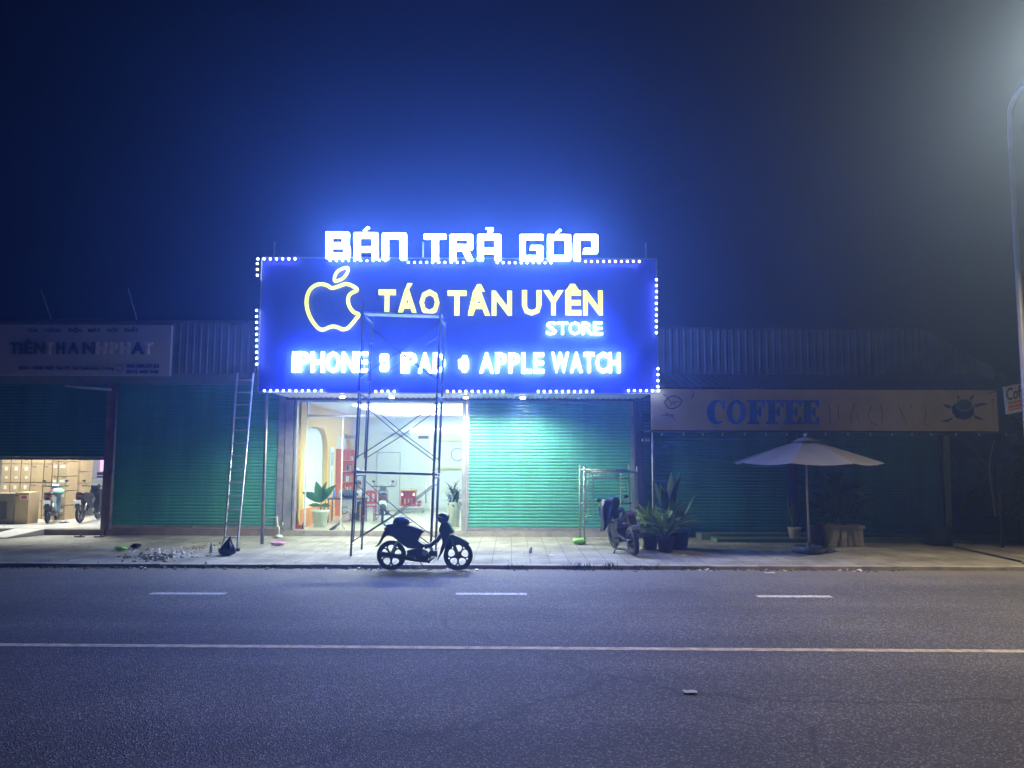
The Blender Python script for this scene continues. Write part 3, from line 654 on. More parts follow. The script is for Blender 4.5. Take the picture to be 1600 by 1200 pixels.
# ------------------------------------------------------------------ other signs
mCream = M('cream_banner', (.66, .54, .3), .8, var=.12, scale=2)
mBlueP = M('faded_blue_print', (.01, .14, .6), .7, var=.15)
fz = thing('coffee_sign', 'long cream fascia banner reading COFFEE in blue slab letters', 'sign', ((cx0 + cx1) / 2, YS, zlo))
YB0 = YS - .03
a_, b_ = P(1017, 672, YB0), P(1561, 606, YB0)
mb = MB(); mb.prism([(cx0, zlo), (cx1, zlo), (cx1, zhi), (cx0, zhi)], YB0, YB0 + .03); mb.build('banner', mCream, fz)
def coffee(polys, holes, name='letter', mat=mBlueP):
    f = lambda pl: [pxl(u, v, 5.333, 1000, 590, YB0) for u, v in pl]
    m_ = MB(); m_.prism(f(polys), YB0 - .012, YB0 - .003, holes=[f(h) for h in holes]); return m_.build(name, mat, fz)
def oval(cx, cy, rx, ry, n=24, a0=0, a1=360): return [(cx + rx * math.cos(R(a0 + (a1 - a0) * i / (n - 1 if a1 - a0 < 360 else n))), cy + ry * math.sin(R(a0 + (a1 - a0) * i / (n - 1 if a1 - a0 < 360 else n)))) for i in range(n)]
coffee(oval(636, 287, 80, 102, 26, 48, 305) + [(690, 190), (706, 190), (706, 262), (690, 262)] + oval(655, 285, 34, 84, 20, 310, 60)[::1], [])
coffee(oval(802, 288, 80, 102), [oval(802, 288, 36, 80)])
def slabF(x, e=False):
    p = [(x, 188), (x + 146, 188), (x + 146, 245), (x + 130, 245), (x + 112, 208), (x + 78, 206), (x + 78, 270), (x + 92, 268), (x + 100, 246), (x + 116, 246), (x + 116, 326), (x + 100, 326), (x + 92, 302), (x + 78, 300)]
    p += [(x + 78, 368), (x + 115, 366), (x + 132, 326), (x + 148, 326), (x + 148, 388), (x, 388)] if e else [(x + 78, 368), (x + 100, 370), (x + 100, 388), (x, 388)]
    p += [(x, 370), (x + 20, 366), (x + 20, 210), (x, 206)]
    coffee(p, [])
slabF(893); slabF(1048); slabF(1196, True); slabF(1345, True)
mInk = M('faint_dark_outline', (.12, .1, .09), .8)
def stroke(pts, r=.012, mat=mInk, par=None, Y=None, name='outline'):
    Y = YB0 - .004 if Y is None else Y
    m_ = MB(); m_.tube([(P(u, v, Y)[0], Y, P(u, v, Y)[1]) for u, v in pts], r, 5); return m_.build(name, mat, par or fz)
for pts in ([(1294, 632), (1297, 645), (1296, 664)], [(1309, 632), (1311, 655)], [(1335, 630), (1328, 662)], [(1362, 634), (1357, 648), (1362, 660), (1371, 665)], [(1376, 634), (1379, 648), (1377, 660)], [(1404, 634), (1417, 664)], [(1424, 632), (1422, 640)], [(1444, 634), (1447, 648), (1444, 660), (1452, 666)], [(1337, 645), (1344, 660)]):
    stroke(smoothpts([(p[0], p[1], 0) for p in pts], 3) and [(q.x, q.y) for q in smoothpts([(p[0], p[1], 0) for p in pts], 3)], .007)
stroke([(q.x, q.y) for q in smoothpts([(1038, 628, 0), (1048, 619, 0), (1060, 621, 0), (1065, 628, 0), (1056, 637, 0), (1044, 638, 0), (1038, 628, 0)], 3)], .015)
stroke([(1036, 616), (1042, 620), (1050, 631), (1060, 627)], .01); stroke([(1047, 634), (1052, 626), (1054, 634)], .01)
stroke([(1033, 650), (1048, 648), (1054, 657)], .014); stroke([(1040, 645), (1048, 651), (1052, 648)], .012); stroke([(1084, 614), (1081, 622)], .014)
# printed blue coffee cup with leaves
def decal(poly, mat, name, dy): 
    m_ = MB(); m_.prism([P(u, v, YB0) for u, v in poly], YB0 - dy - .004, YB0 - dy); return m_.build(name, mat, fz)
decal([(1487, 636), (1492, 630), (1520, 632), (1522, 640), (1521, 648), (1515, 654), (1505, 656), (1494, 653), (1488, 645)], M('navy_print', (.012, .02, .13), .5), 'cup_print', .004)
decal(oval(1506, 633, 13.5, 10), M('pale_print', (.3, .31, .32), .6), 'saucer_print', .009); decal(oval(1506, 633, 11.5, 8.2), M('coffee_print', (.06, .07, .08), .6), 'coffee_print', .014)
for pl in ([(1486, 634), (1473, 631), (1477, 636), (1486, 639)], [(1522, 632), (1535, 629), (1545, 632), (1532, 634), (1523, 637)], [(1489, 652), (1478, 656), (1470, 658), (1480, 660), (1486, 656)], [(1522, 648), (1530, 652), (1538, 656), (1530, 656), (1521, 652)], [(1500, 622), (1494, 616), (1497, 624)], [(1514, 622), (1522, 616), (1518, 626)]):
    decal(pl, M('dark_leaf_print', (.1, .09, .075), .7), 'leaf_print', .003)
mb = MB(); mb.tube([(X(1557, YB0), YB0 - .02, zlo + .02), (X(1555, YB0), YB0 - .02, zhi - .2)], .02); mb.build('edge_batten', mCream, fz)
# small hanging sign at the right edge
Yk = 17.6
ks = thing('hanging_sign', 'small tilted white signboard with black Coffee lettering and red lines', 'sign', (P(1600, 650, Yk)[0], Yk, P(1600, 648, Yk)[1]))
q = [P(1569, 604.5, Yk), P(1625, 592, Yk), P(1627, 636, Yk), P(1573.5, 647.5, Yk)]
mb = MB(); mb.prism(q, Yk, Yk + .05); mb.build('board', M('white_signboard', (.6, .6, .6), .6), ks, bevel=.004)
mb = MB(); x0_, z0_ = P(1573, 626.5, Yk); x1_, z1_ = P(1612, 607, Yk); mb.text('Coffee', x0_, x1_, z0_, z1_, Yk - .008, Yk - .002, .012)
for v in mb.bm.verts: v.co.z += (v.co.x - x0_) * .2
mb.build('lettering', M('black_print', (.02, .02, .022), .6), ks)
mRed = M('red_print', (.5, .06, .04), .6)
rnd = random.Random(3); mb = MB()
for r_, (yy, hh) in enumerate(((630.5, 4.4), (636.5, 4.4), (641.5, 2.6))):
    u = 1576.0
    while u < 1612:
        wd = rnd.uniform(1.8, 4.2); sk = (u - 1573) * -.2
        x0_, z0_ = P(u, yy + hh / 2 + sk, Yk); x1_, z1_ = P(u + wd * .8, yy - hh / 2 + sk, Yk); mb.box(x0_, x1_, Yk - .006, Yk - .002, z0_, z1_); u += wd + .6
mb.build('red_lines', mRed, ks)
mb = MB(); x_, z_ = P(1600, 598, Yk); mb.tube([(x_, Yk + .03, z_), (x_, YS + .02, zhi - .1)], .015); mb.build('bracket', M('black_steel', (.05, .05, .055)), ks)

Yl = YF - .42
tl = thing('appliance_sign', 'wide off white signboard with mismatched dark, pink and blue letters on the left cladding', 'sign', (P(100, 587, Yl)[0], Yl, P(100, 587, Yl)[1]))
x0_, z0_ = P(-60, 586, Yl); x1_, z1_ = P(268, 508, Yl)
mb = MB(); mb.box(x0_, x1_, Yl, Yl + .12, z0_, z1_); mb.build('board', M('dusty_white_board', (.58, .54, .54), .7, var=.1, scale=1), tl, bevel=.01)
mb = MB()
for i in range(5): 
    xx = x0_ + .3 + (x1_ - x0_ - .6) * i / 4; mb.box(xx - .02, xx + .02, Yl + .122, YF - .1, z1_ - .25, z1_ - .2)
mb.build('bracket', mDark, tl)
mNavy = M('navy_letter', (.03, .04, .13), .6); mGrey = M('dark_grey_letter', (.05, .055, .08), .6); mPink = M('pale_pink_letter', (.9, .82, .8), .6); mBl = M('blue_letter', (.03, .05, .25), .6)
def ltext(t, a, b, c, d, mat, off=.01, dep=.02, name='lettering'):
    m_ = MB(); x0, z0 = P(a, d, Yl); x1, z1 = P(b, c, Yl); m_.text(t, x0, x1, z0, z1, Yl - dep, Yl - .003, off); return m_.build(name, mat, tl)
for t, a, b in (('CỬA', 42, 60), ('HÀNG', 71, 96), ('ĐIỆN', 107, 128), ('MÁY', 138, 158), ('NỘI', 168, 184), ('THẤT', 194, 217)): ltext(t, a, b, 513.5, 519, mNavy, .03)
for ch, a, b, mt in (('T', 16, 31, mGrey), ('I', 31, 35.5, mGrey), ('Ê', 38, 52, mGrey), ('N', 54, 72, mGrey), ('T', 73, 85, mPink), ('H', 89, 103, mGrey), ('A', 107, 125, mGrey), ('N', 130, 149, mGrey), ('H', 151, 168, mPink), ('P', 172, 185, mPink), ('H', 188, 204, mPink), ('A', 206, 227, mBl), ('T', 226, 239, mPink)):
    ltext(ch, a, b, 535, 553.5, mt, .035, .06, 'letter')
ltext('ĐDH - KĐM, VSIP, Tân-TP. Tân Uyên-Bình Dương', 29, 179, 573, 577.5, mNavy, .01)
ltext('086 586.37.63', 197, 249, 569.5, 574.5, mBl, .03); ltext('0915 448 948', 197, 248, 578.5, 583.5, mBl, .03)
m_ = MB(); c_ = P(187, 575.5, Yl); m_.ring((c_[0], Yl - .005, c_[1]), (0, 1, 0), .085, .01, 18, 5); m_.build('phone_mark', mBl, tl)
# rods on the roof, lamp bracket on the left front
for (u0, v0, u1, v1) in ((64, 453, 87, 508), (200, 450, 219, 508)):
    Y = YF + .4; a = P(u0, v0, Y); b = P(u1, v1, Y)
    mb = MB(); mb.tube([(b[0], Y, b[1] - .15), (a[0], Y, a[1])], [.02, .012], 6)
    mb.top('roof_rod', M('pale_rod', (.5, .5, .52), .4), 'thin leaning rod above the word %s on the left shop roof' % ('HÀNG' if u0 < 100 else 'THẤT'), 'rod', 'thin rods on the left roof', at=(b[0], Y, b[1] - .15))
mb = MB(); Y = YF - .6; a = P(101, 602.5, Y); b = P(174, 609, YF - .15); mb.tube([(a[0], Y, a[1]), (b[0], YF - .14, b[1])], .035, 8); mb.top('bracket_arm', M('pale_bracket', (.5, .52, .55), .5), 'pale slanting bracket arm fixed at the top of the left shop column', 'bracket', at=(b[0], YF - .14, b[1]))

# ------------------------------------------------------------------ two wheelers
mBlk = M('black_plastic', (.018, .018, .022), .38, var=.1, coat=.3)
mRub = M('tyre_rubber', (.02, .02, .022), .8, var=.15, bump=.2)
mChr = M('worn_chrome', (.5, .5, .52), .28, metal=.9, var=.1)
mEng = M('engine_casting', (.12, .12, .125), .5, metal=.6, var=.2)
mPlate = M('white_number_plate', (.75, .75, .73), .5, var=.05)
mTail = M('red_tail_lens', (.35, .012, .02), .25, var=0)
mSeat = M('black_vinyl_seat', (.02, .02, .023), .5, var=.1, bump=.1)
U = lambda u, v: ((u - 765) * .002, (1078 - v) * .002)
def upoly(pl): return [U(u, v) for u, v in pl]
def mag_wheel(root, cx, cz, r, wd, y=0., spokes=5, mat=mBlk, fat=False):
    """cast wheel: rim and spoke disc with teardrop openings, tyre as its child"""
    mb = MB(); ri = r * (.8 if not fat else .68); holes = []
    for k in range(spokes):
        a = 6.28318 * k / spokes + .3
        pl = []
        for i in range(14):
            t = 6.28318 * i / 14; rr_ = .58 * ri + .29 * ri * math.cos(t); wdt = .3 * ri * math.sin(t) * (1 + .3 * math.cos(t))
            pl.append((cx + rr_ * math.cos(a) - wdt * math.sin(a), cz + rr_ * math.sin(a) + wdt * math.cos(a)))
        holes.append(pl); a2 = a + 3.14159 / spokes
        holes.append([(cx + .8 * ri * math.cos(a2) + .075 * ri * math.cos(6.28318 * i / 8), cz + .8 * ri * math.sin(a2) + .075 * ri * math.sin(6.28318 * i / 8)) for i in range(8)])
    mb.prism(oval(cx, cz, ri * 1.03, ri * 1.03, 30), y - wd * .22, y + wd * .22, holes=holes)
    mb.ring((cx, y, cz), (0, 1, 0), ri * 1.02, wd * .3, 30, 6)
    mb.tube([(cx, y - wd * .9, cz), (cx, y + wd * .9, cz)], r * .17, 12)
    wh = mb.build('wheel', mat, root, world=False)
    mb = MB(); mb.ring((cx, y, cz), (0, 1, 0), r - wd * .36, wd * .36, 36, 10); mb.build('tyre', mRub, wh, world=False)
    return wh
def part(root, name, mat, pl, hw, bevel=.012, yc=0., holes=()):
    mb = MB(); mb.prism(upoly(pl), yc - hw, yc + hw, holes=[upoly(h) for h in holes]); bmesh.ops.remove_doubles(mb.bm, verts=mb.bm.verts[:], dist=1e-5)
    return mb.build(name, mat, root, bevel=bevel, world=False)
def pt(u, v, y): x, z = U(u, v); return (x, y, z)
def underbone(name, label, loc, rz, group=None, paint=None, panel=None, plate=False, lean=0.):
    paint = paint or mBlk; panel = panel or mBlk
    t = thing(name, label, 'motorbike', loc, rz, group); t.rotation_euler = (lean, 0, rz)
    mag_wheel(t, *U(437, 933), .29, .085); mag_wheel(t, *U(1093, 933), .29, .075)
    part(t, 'front_fender', paint, [(990, 752), (1015, 733), (1050, 733), (1105, 757), (1160, 785), (1205, 815), (1190, 832), (1140, 812), (1090, 800), (1040, 800), (1005, 830), (975, 870), (962, 865)], .055)
    o = part(t, 'leg_shield', paint, [(925, 615), (985, 600), (1015, 640), (1052, 712), (1012, 718), (990, 780), (968, 845), (938, 910), (900, 973), (893, 968), (915, 910), (928, 850), (942, 800), (930, 735), (905, 680)], .15)
    part(t, 'handlebar_cowl', paint, [(882, 545), (905, 528), (940, 520), (972, 534), (992, 560), (996, 592), (975, 612), (930, 618), (900, 606), (892, 575)], .1)
    mb = MB(); mb.ell(pt(990, 566, 0), .03, .085, .06, 12, 8); mb.build('headlight', M('dull_headlamp_glass', (.25, .26, .28), .15, var=0), t, world=False)
    for s_ in (-1, 1):
        mb = MB(); mb.tube([pt(930, 560, s_ * .08), pt(905, 552, s_ * .24), pt(893, 552, s_ * .36)], [.014, .017, .018], 8); mb.build('handle_grip', mSeat, t, world=False)
        mb = MB(); mb.tube([pt(1010, 735, s_ * .075), pt(1045, 820, s_ * .075), pt(1093, 928, s_ * .075)], [.022, .024, .026], 8); mb.build('fork_leg', mEng, t, world=False)
        mb = MB(); mb.tube([pt(497, 790, s_ * .11), pt(437, 928, s_ * .1)], [.026, .022], 8); mb.build('shock_absorber', mChr, t, world=False)
        mb = MB(); mb.tube([pt(905, 545, s_ * .25), pt(890, 490, s_ * .29)], .007, 6); mb.ell(pt(886, 474, s_ * .3), .014, .055, .035, 10, 6); 
        if plate: mb.build('mirror', mBlk, t, world=False)
        mb = MB(); mb.tube([pt(820, 985, s_ * .08), pt(820, 985, s_ * .27)], .016, 6); mb.build('footpeg', mRub, t, world=False)
    part(t, 'side_panel', panel, [(395, 655), (500, 655), (640, 668), (735, 700), (738, 725), (715, 755), (700, 790), (735, 812), (768, 826), (762, 850), (735, 868), (690, 866), (600, 858), (555, 828), (508, 790), (452, 748), (405, 730), (375, 712)], .11, .014)
    mb = MB(); mb.tube([pt(928, 735, 0), pt(880, 790, 0), pt(820, 835, 0), pt(760, 850, 0)], [.05, .045, .045, .05], 10); mb.build('frame_tube', paint, t, world=False)
    part(t, 'seat', mSeat, [(385, 650), (402, 630), (455, 628), (530, 636), (640, 650), (730, 676), (757, 692), (755, 708), (735, 718), (680, 702), (600, 686), (500, 672), (400, 668)], .12, .022)
    part(t, 'rear_fender', mBlk, [(398, 700), (440, 742), (395, 738), (360, 770), (332, 815), (315, 838), (268, 857), (306, 822), (330, 775), (350, 720), (368, 690)], .06)
    part(t, 'rack', mEng, [(352, 622), (362, 624), (402, 655), (392, 662), (362, 640)], .07, .004)
    part(t, 'tail_light', mTail, [(362, 665), (385, 660), (395, 690), (372, 695)], .075, .006)
    if plate:
        mb = MB(); x_, z_ = U(322, 775); mb.box(x_ - .012, x_ - .004, -.1, .1, z_ - .075, z_ + .075, tilt=(0, R(-25), 0)); mb.build('number_plate', mPlate, t, world=False, bevel=.003)
    part(t, 'engine', mEng, [(690, 868), (745, 872), (790, 890), (812, 930), (800, 975), (765, 996), (705, 988), (672, 950), (600, 938), (592, 885)], .085, .015)
    mb = MB()
    for k in range(6): x_, z_ = U(815 + k * 14, 912 + k * 1.5); mb.box(x_ - .006, x_ + .006, -.062, .062, z_ - .066, z_ + .06)
    x_, z_ = U(845, 912); mb.box(x_ - .075, x_ + .08, -.04, .04, z_ - .045, z_ + .045); mb.build('cylinder', mEng, t, world=False)
    mb = MB(); mb.tube([pt(822, 850, .02), pt(835, 872, .02), pt(842, 895, .02)], [.028, .02, .02], 8); mb.build('carburettor', mChr, t, world=False)
    mb = MB(); mb.tube([pt(770, 905, -.085), pt(770, 905, -.1)], .055, 16); mb.build('engine_cover', mChr, t, world=False)
    for s_ in (-1, 1):
        mb = MB(); mb.ell(pt(975, 610, s_ * .1), .03, .018, .022, 10, 6); mb.build('turn_signal', M('amber_lens', (.5, .18, .02), .3, var=0), t, world=False)
        mb = MB(); mb.tube([pt(437, 933, s_ * .055), pt(437, 933, s_ * .07)], .05, 14); mb.build('hub', mChr, t, world=False)
    mb = MB(); mb.tube([pt(905, 552, -.2), pt(945, 556, -.22)], .006, 5); mb.build('brake_lever', mChr, t, world=False)
    mb = MB(); mb.tube([pt(860, 950, -.1), pt(800, 985, -.13), pt(700, 975, -.15), pt(575, 945, -.16), pt(350, 908, -.17)], [.018, .02, .026, .042, .044], 12); mb.tube([pt(352, 908, -.17), pt(338, 906, -.17)], .02, 8); mb.build('exhaust', M('dull_exhaust', (.1, .1, .105), .4, metal=.7), t, world=False)
    mb = MB(); mb.tube([pt(680, 945, -.08), pt(437, 933, -.09)], .025, 8); mb.tube([pt(680, 945, .08), pt(437, 933, .09)], .025, 8); mb.build('swingarm', mEng, t, world=False)
    mb = MB(); mb.tube([pt(705, 990, .08), pt(742, 1060, .2)], .011, 6); mb.build('side_stand', mEng, t, world=False)
    mb = MB(); mb.tube(smoothpts([pt(905, 600, .12), pt(935, 660, .1), pt(960, 700, .06), pt(900, 800, .08), pt(860, 880, .05)], 4), .006, 5); mb.build('cable', mRub, t, world=False)
    return t
xm, ym = (613 + 712) / 2, 15.34
mx = P(663.5, 885, ym)[0]
underbone('parked_motorbike', 'black underbone motorbike with cast wheels parked side-on against the kerb in the road', (mx, ym, .004), 0)
# helmet left on its saddle
def helmet(name, label, loc, rz, mat, brim=True, s=1.):
    t = thing(name, label, 'helmet', loc, rz)
    mb = MB(); prof = [(.155, 0), (.16, .03), (.152, .075), (.125, .12), (.08, .15), (.03, .162), (.003, .164)]
    mb.lathe([(r * s, z * s) for r, z in prof], n=20, sx=1.05, sy=.85); mb.build('shell', mat, t, world=False)
    mb = MB(); mb.ring((0, 0, .006), (0, 0, 1), .135 * s, .012 * s, 20, 6); mb.build('edge_trim', mRub, t, world=False)
    mb = MB(); pts = []
    for i in range(9):
        a = R(-60 + 15 * i); pts.append(((.155 * s) * math.cos(a), .13 * s * math.sin(a))); 
    out = [(x + .075 * s * math.cos(R(-60 + 15 * i)), y * 1.05) for i, (x, y) in enumerate(pts)]
    mb.prism(pts + out[::-1], .045 * s, .055 * s, axis='z'); mb.build('visor', mBlk, t, world=False)
    return t
hx, hz = U(528, 640); helmet('helmet', 'black open face helmet resting on the saddle of the kerbside motorbike', (mx + hx, ym, .012 + hz), 0, M('gloss_black_shell', (.02, .02, .025), .25, coat=.5, var=0))

# sport bike at the plants, rear wheel towards the street
def sportbike(label, loc, rz, lean):
    t = thing('parked_motorbike', label, 'motorbike', loc, rz); t.rotation_euler = (lean, 0, rz)
    mag_wheel(t, -.68, .31, .31, .14, fat=True); mag_wheel(t, .68, .3, .3, .11, fat=True)
    def sp(name, mat, pl, hw, bevel=.015, yc=0): 
        mb = MB(); mb.prism(pl, yc - hw, yc + hw); return mb.build(name, mat, t, bevel=bevel, world=False)
    sp('tank', M('dark_paint', (.03, .033, .05), .25, coat=.6), [(-.08, .8), (.02, .95), (.2, 1.0), (.36, .93), (.4, .8), (.2, .7), (-.02, .72)], .14, .05)
    sp('seat', mSeat, [(-.62, .93), (-.6, .98), (-.35, .92), (-.3, .82), (-.05, .79), (-.05, .74), (-.35, .76), (-.55, .88)], .12, .02)
    tl_ = sp('tail', mBlk, [(-.86, .93), (-.7, .97), (-.5, .9), (-.2, .74), (-.3, .68), (-.55, .8), (-.8, .88)], .085, .02)
    mb = MB(); mb.box(-.885, -.862, -.07, .07, .885, .935); mb.build('tail_light', mTail, tl_, world=False, bevel=.005)
    rf = sp('rear_fender', mBlk, [(-.8, .9), (-.72, .86), (-.93, .58), (-1.0, .5), (-1.03, .53), (-.96, .64)], .085, .01)
    mb = MB(); mb.box(-1.0, -.985, -.1, .1, .56, .70, tilt=(0, R(-24), 0)); mb.build('number_plate', M('dim_number_plate', (.3, .3, .32), .5), rf, world=False, bevel=.004)
    for s_ in (-1, 1):
        mb = MB(); mb.tube([(-.9, s_ * .09, .75), (-.92, s_ * .2, .75)], .01, 6); mb.ell((-.92, s_ * .22, .75), .025, .03, .02, 8, 6); mb.build('turn_signal', M('amber_lens', (.5, .18, .02), .3, var=0), t, world=False)
        mb = MB(); mb.tube([(.42, s_ * .1, .98), (.68, s_ * .1, .3)], [.024, .03], 10); mb.build('fork_leg', M('dull_grey_metal', (.2, .2, .21), .35, metal=.8), t, world=False)
        mb = MB(); mb.tube([(.36, s_ * .05, 1.02), (.32, s_ * .22, 1.06), (.26, s_ * .4, 1.04)], .013, 8); mb.tube([(.29, s_ * .28, 1.052), (.255, s_ * .41, 1.038)], .019, 8); mb.build('handlebar', mBlk, t, world=False)
        mb = MB(); mb.tube([(.33, s_ * .2, 1.06), (.36, s_ * .3, 1.18)], .007, 6); mb.ell((.36, s_ * .34, 1.2), .015, .065, .04, 10, 6); mb.build('mirror', mBlk, t, world=False)
        mb = MB(); mb.tube([(-.15, s_ * .12, .42), (-.68, s_ * .1, .31)], [.035, .028], 8); mb.build('swingarm', M('dark_engine', (.035, .035, .04), .5, metal=.3), t, world=False)
        mb = MB(); mb.tube([(-.18, s_ * .1, .36), (-.2, s_ * .26, .36)], .015, 6); mb.build('footpeg', mRub, t, world=False)
    sp('engine', M('dark_engine', (.035, .035, .04), .5, metal=.3), [(-.2, .38), (-.1, .62), (.1, .68), (.35, .62), (.38, .42), (.3, .26), (0, .22), (-.15, .26)], .14, .03)
    sp('front_fender', mBlk, [(.48, .6), (.62, .655), (.78, .63), (.92, .52), (.88, .5), (.76, .58), (.62, .61), (.5, .56)], .065, .01)
    sp('fairing', M('dark_paint', (.03, .033, .05)), [(.3, .85), (.42, .96), (.56, 1.02), (.62, .9), (.5, .7), (.36, .62)], .13, .03)
    sp('side_cover', M('grey_green_panel', (.05, .06, .05), .3), [(-.3, .78), (-.05, .76), (.05, .66), (-.05, .52), (-.2, .6)], .15, .02)
    mb = MB(); mb.tube([(.3, -.1, .28), (.1, -.16, .24), (-.25, -.19, .33), (-.75, -.2, .52)], [.02, .025, .04, .055], 12); mb.build('exhaust', M('dull_grey_metal', (.2, .2, .21), .35, metal=.8), t, world=False)
    mb = MB(); mb.tube([(-.05, .12, .25), (-.14, .3, .02)], .013, 6); mb.box(-.19, -.11, .28, .34, 0.015, .03); mb.build('side_stand', mBlk, t, world=False)
    mb = MB(); mb.ell((.62, 0, .9), .05, .1, .08, 12, 8); mb.build('headlight', M('dull_headlamp_glass', (.25, .26, .28)), t, world=False)
    return t
rx, ry = G(991, 868, SW); fx, fy = G(959, 856, SW)
ang = math.atan2(fy - ry, fx - rx); cx_, cy_ = rx + .68 * math.cos(ang), ry + .68 * math.sin(ang)
sportbike('dark street motorbike with a fat rear tyre standing beside the leafy pots', (cx_, cy_, SW), ang, R(-7))
# dark jacket hung over its handlebar
jx, jy, jz = X(951, 17.9, 790), 17.9, P(953, 825, 17.9)[1]
mb = MB(); g = []; N_ = 56
for i in range(17):
    t_ = i / 16; z_ = .68 * t_; row = []
    lft = -.2 + .03 * math.sin(t_ * 7) + .05 * max(0, t_ - .8) / .2; rgt = .0 + .3 * t_ ** .8 - (.09 * max(0, t_ - .85) / .15)
    for k in range(N_):
        a = 6.28318 * k / N_; cs, sn = math.cos(a), math.sin(a)
        tri = abs(((a * 6 / 6.28318 + t_ * .35 + .15 * math.sin(t_ * 6)) % 1) - .5) * 2
        dep_ = (.16 + .03 * math.sin(t_ * 5)) * (1 - max(0, t_ - .88) * 5) * (.62 + .7 * tri * (1.05 - .5 * t_))
        x_ = (lft + rgt) / 2 + (rgt - lft) / 2 * cs * (.9 + .14 * tri)
        row.append(mb.bm.verts.new((jx + x_, jy + dep_ * sn, jz + z_ + (.09 * math.sin(x_ * 14 + 1) + .05 * tri) * (1 - t_) + .03 * math.sin(x_ * 9) * t_)))
    g.append(row)
for a, b in zip(g, g[1:]):
    for k in range(N_): mb._f([a[k], a[(k + 1) % N_], b[(k + 1) % N_], b[k]], True)
mb._f(g[0][::-1]); mb._f(g[-1])
mb.top('draped_jacket', M('black_nylon', (.02, .02, .03), .45, var=.1), 'black rain jacket draped over the handlebar of the street motorbike by the pots', 'jacket', at=(jx, jy, jz))
# ------------------------------------------------------------------ ladder
f0 = Vector((*G(345.5, 861, SW), SW)); f1 = Vector((*G(371, 861, SW), SW))
k0 = Vector((P(351, 840, 17.75)[0], 17.75, P(351, 840, 17.75)[1])); k1 = Vector((P(372, 840, 17.75)[0], 17.75, P(372, 840, 17.75)[1]))
t0 = Vector((P(371, 583, 18.75)[0], 18.75, P(371, 583, 18.75)[1])); t1 = Vector((P(396, 583, 18.75)[0], 18.75, P(396, 583, 18.75)[1]))
lad = thing('ladder', 'tall bamboo-pale aluminium ladder leaning up against the left end of the big sign'.replace('bamboo-pale ', 'pale '), 'ladder', (f0 + f1) / 2)
mL = M('pale_aluminium', (.6, .6, .58), .4, metal=.4, var=.15)
for a, b, c in ((f0, k0, t0), (f1, k1, t1)):
    mb = MB(); mb.tube([a + Vector((0, 0, .02)), b, c], .026, 8); o = mb.build('rail', mL, lad)
    mb = MB(); mb.box(a.x - .05, a.x + .05, a.y - .04, a.y + .04, SW, SW + .06); mb.build('rubber_foot', mRub, o, bevel=.01)
for i in range(13):
    q = (i + .02) / 12.6; mb = MB(); mb.tube([k0 + (t0 - k0) * q, k1 + (t1 - k1) * q], .02, 6); mb.build('rung', M('dull_aluminium', (.62, .6, .58), .5, metal=.1), lad)
# ------------------------------------------------------------------ scaffold tower
mSc = M('painted_scaffold_steel', (.06, .07, .1), .5, metal=.3, var=.3, scale=9)
y0s, y1s = 16.7, 17.9; xa_, xb_ = G(549.5, 870, SW)[0], G(549.5, 870, SW)[0] + 1.7
st = thing('scaffold_tower', 'three storey scaffold tower of thin dark tubes in front of the glass front', 'scaffold', ((xa_ + xb_) / 2, (y0s + y1s) / 2, SW)); H = 1.77; w2, d2 = .85, .6
st.rotation_euler = (0, R(1.6), 0)
for lv in range(3):
    z0 = lv * H + (.0 if lv == 0 else .02); z1 = (lv + 1) * H
    for s_ in (-1, 1):
        x = s_ * w2; mb = MB()
        for y in (-d2, d2): mb.tube([(x, y, z0), (x, y, z1)], .024, 8)
        mb.tube([(x, -d2, z1 - .06), (x, d2, z1 - .06)], .02, 6); mb.tube([(x, -d2 + .22, z0 + .3), (x, -d2 + .22, z1 - .07)], .014, 6); mb.tube([(x, d2 - .22, z0 + .3), (x, d2 - .22, z1 - .07)], .014, 6)
        for zz in (.3, .75, 1.2):
            mb.tube([(x, -d2, z0 + zz), (x, -d2 + .22, z0 + zz)], .012, 6); mb.tube([(x, d2, z0 + zz), (x, d2 - .22, z0 + zz)], .012, 6)
        mb.build('frame', mSc, st, world=False)
    for y in (-d2 - .02, d2 + .02):
        for q in (1, -1):
            mb = MB(); mb.tube([(-w2 * q, y, z0 + .3), (0, y + .012 * q, z0 + .88), (w2 * q, y, z1 - .3 + .1)], .012, 6); mb.build('cross_brace', mSc, st, world=False)
for x in (-w2, w2):
    for y in (-d2, d2):
        mb = MB(); mb.tube([(x, y, 3 * H), (x, y, 3 * H + (.24 if y < 0 else .1))], .018, 8); mb.build('top_pin', mSc, st, world=False)
mb = MB(); mb.box(-w2 - .05, w2 + .08, -d2 - .03, -d2 + .17, H + .0, H + .05); mb.build('tie_plank', M('grey_deck_plank', (.3, .32, .34), .6, var=.3), st, world=False, bevel=.006)
mb = MB(); mb.box(-w2 - .03, w2 + .03, -d2 + .03, -d2 + .4, 3 * H - .03, 3 * H + .01); mb.build('deck', M('grey_deck_plank', (.3, .32, .34)), st, world=False, bevel=.006)
for s_ in (-1, 1):
    mb = MB(); mb.tube([(s_ * w2, -d2 + .02, H + .03), (s_ * w2, -d2 + .3, H + .06)], .035, 8); mb.build('clamp', mSc, st, world=False)
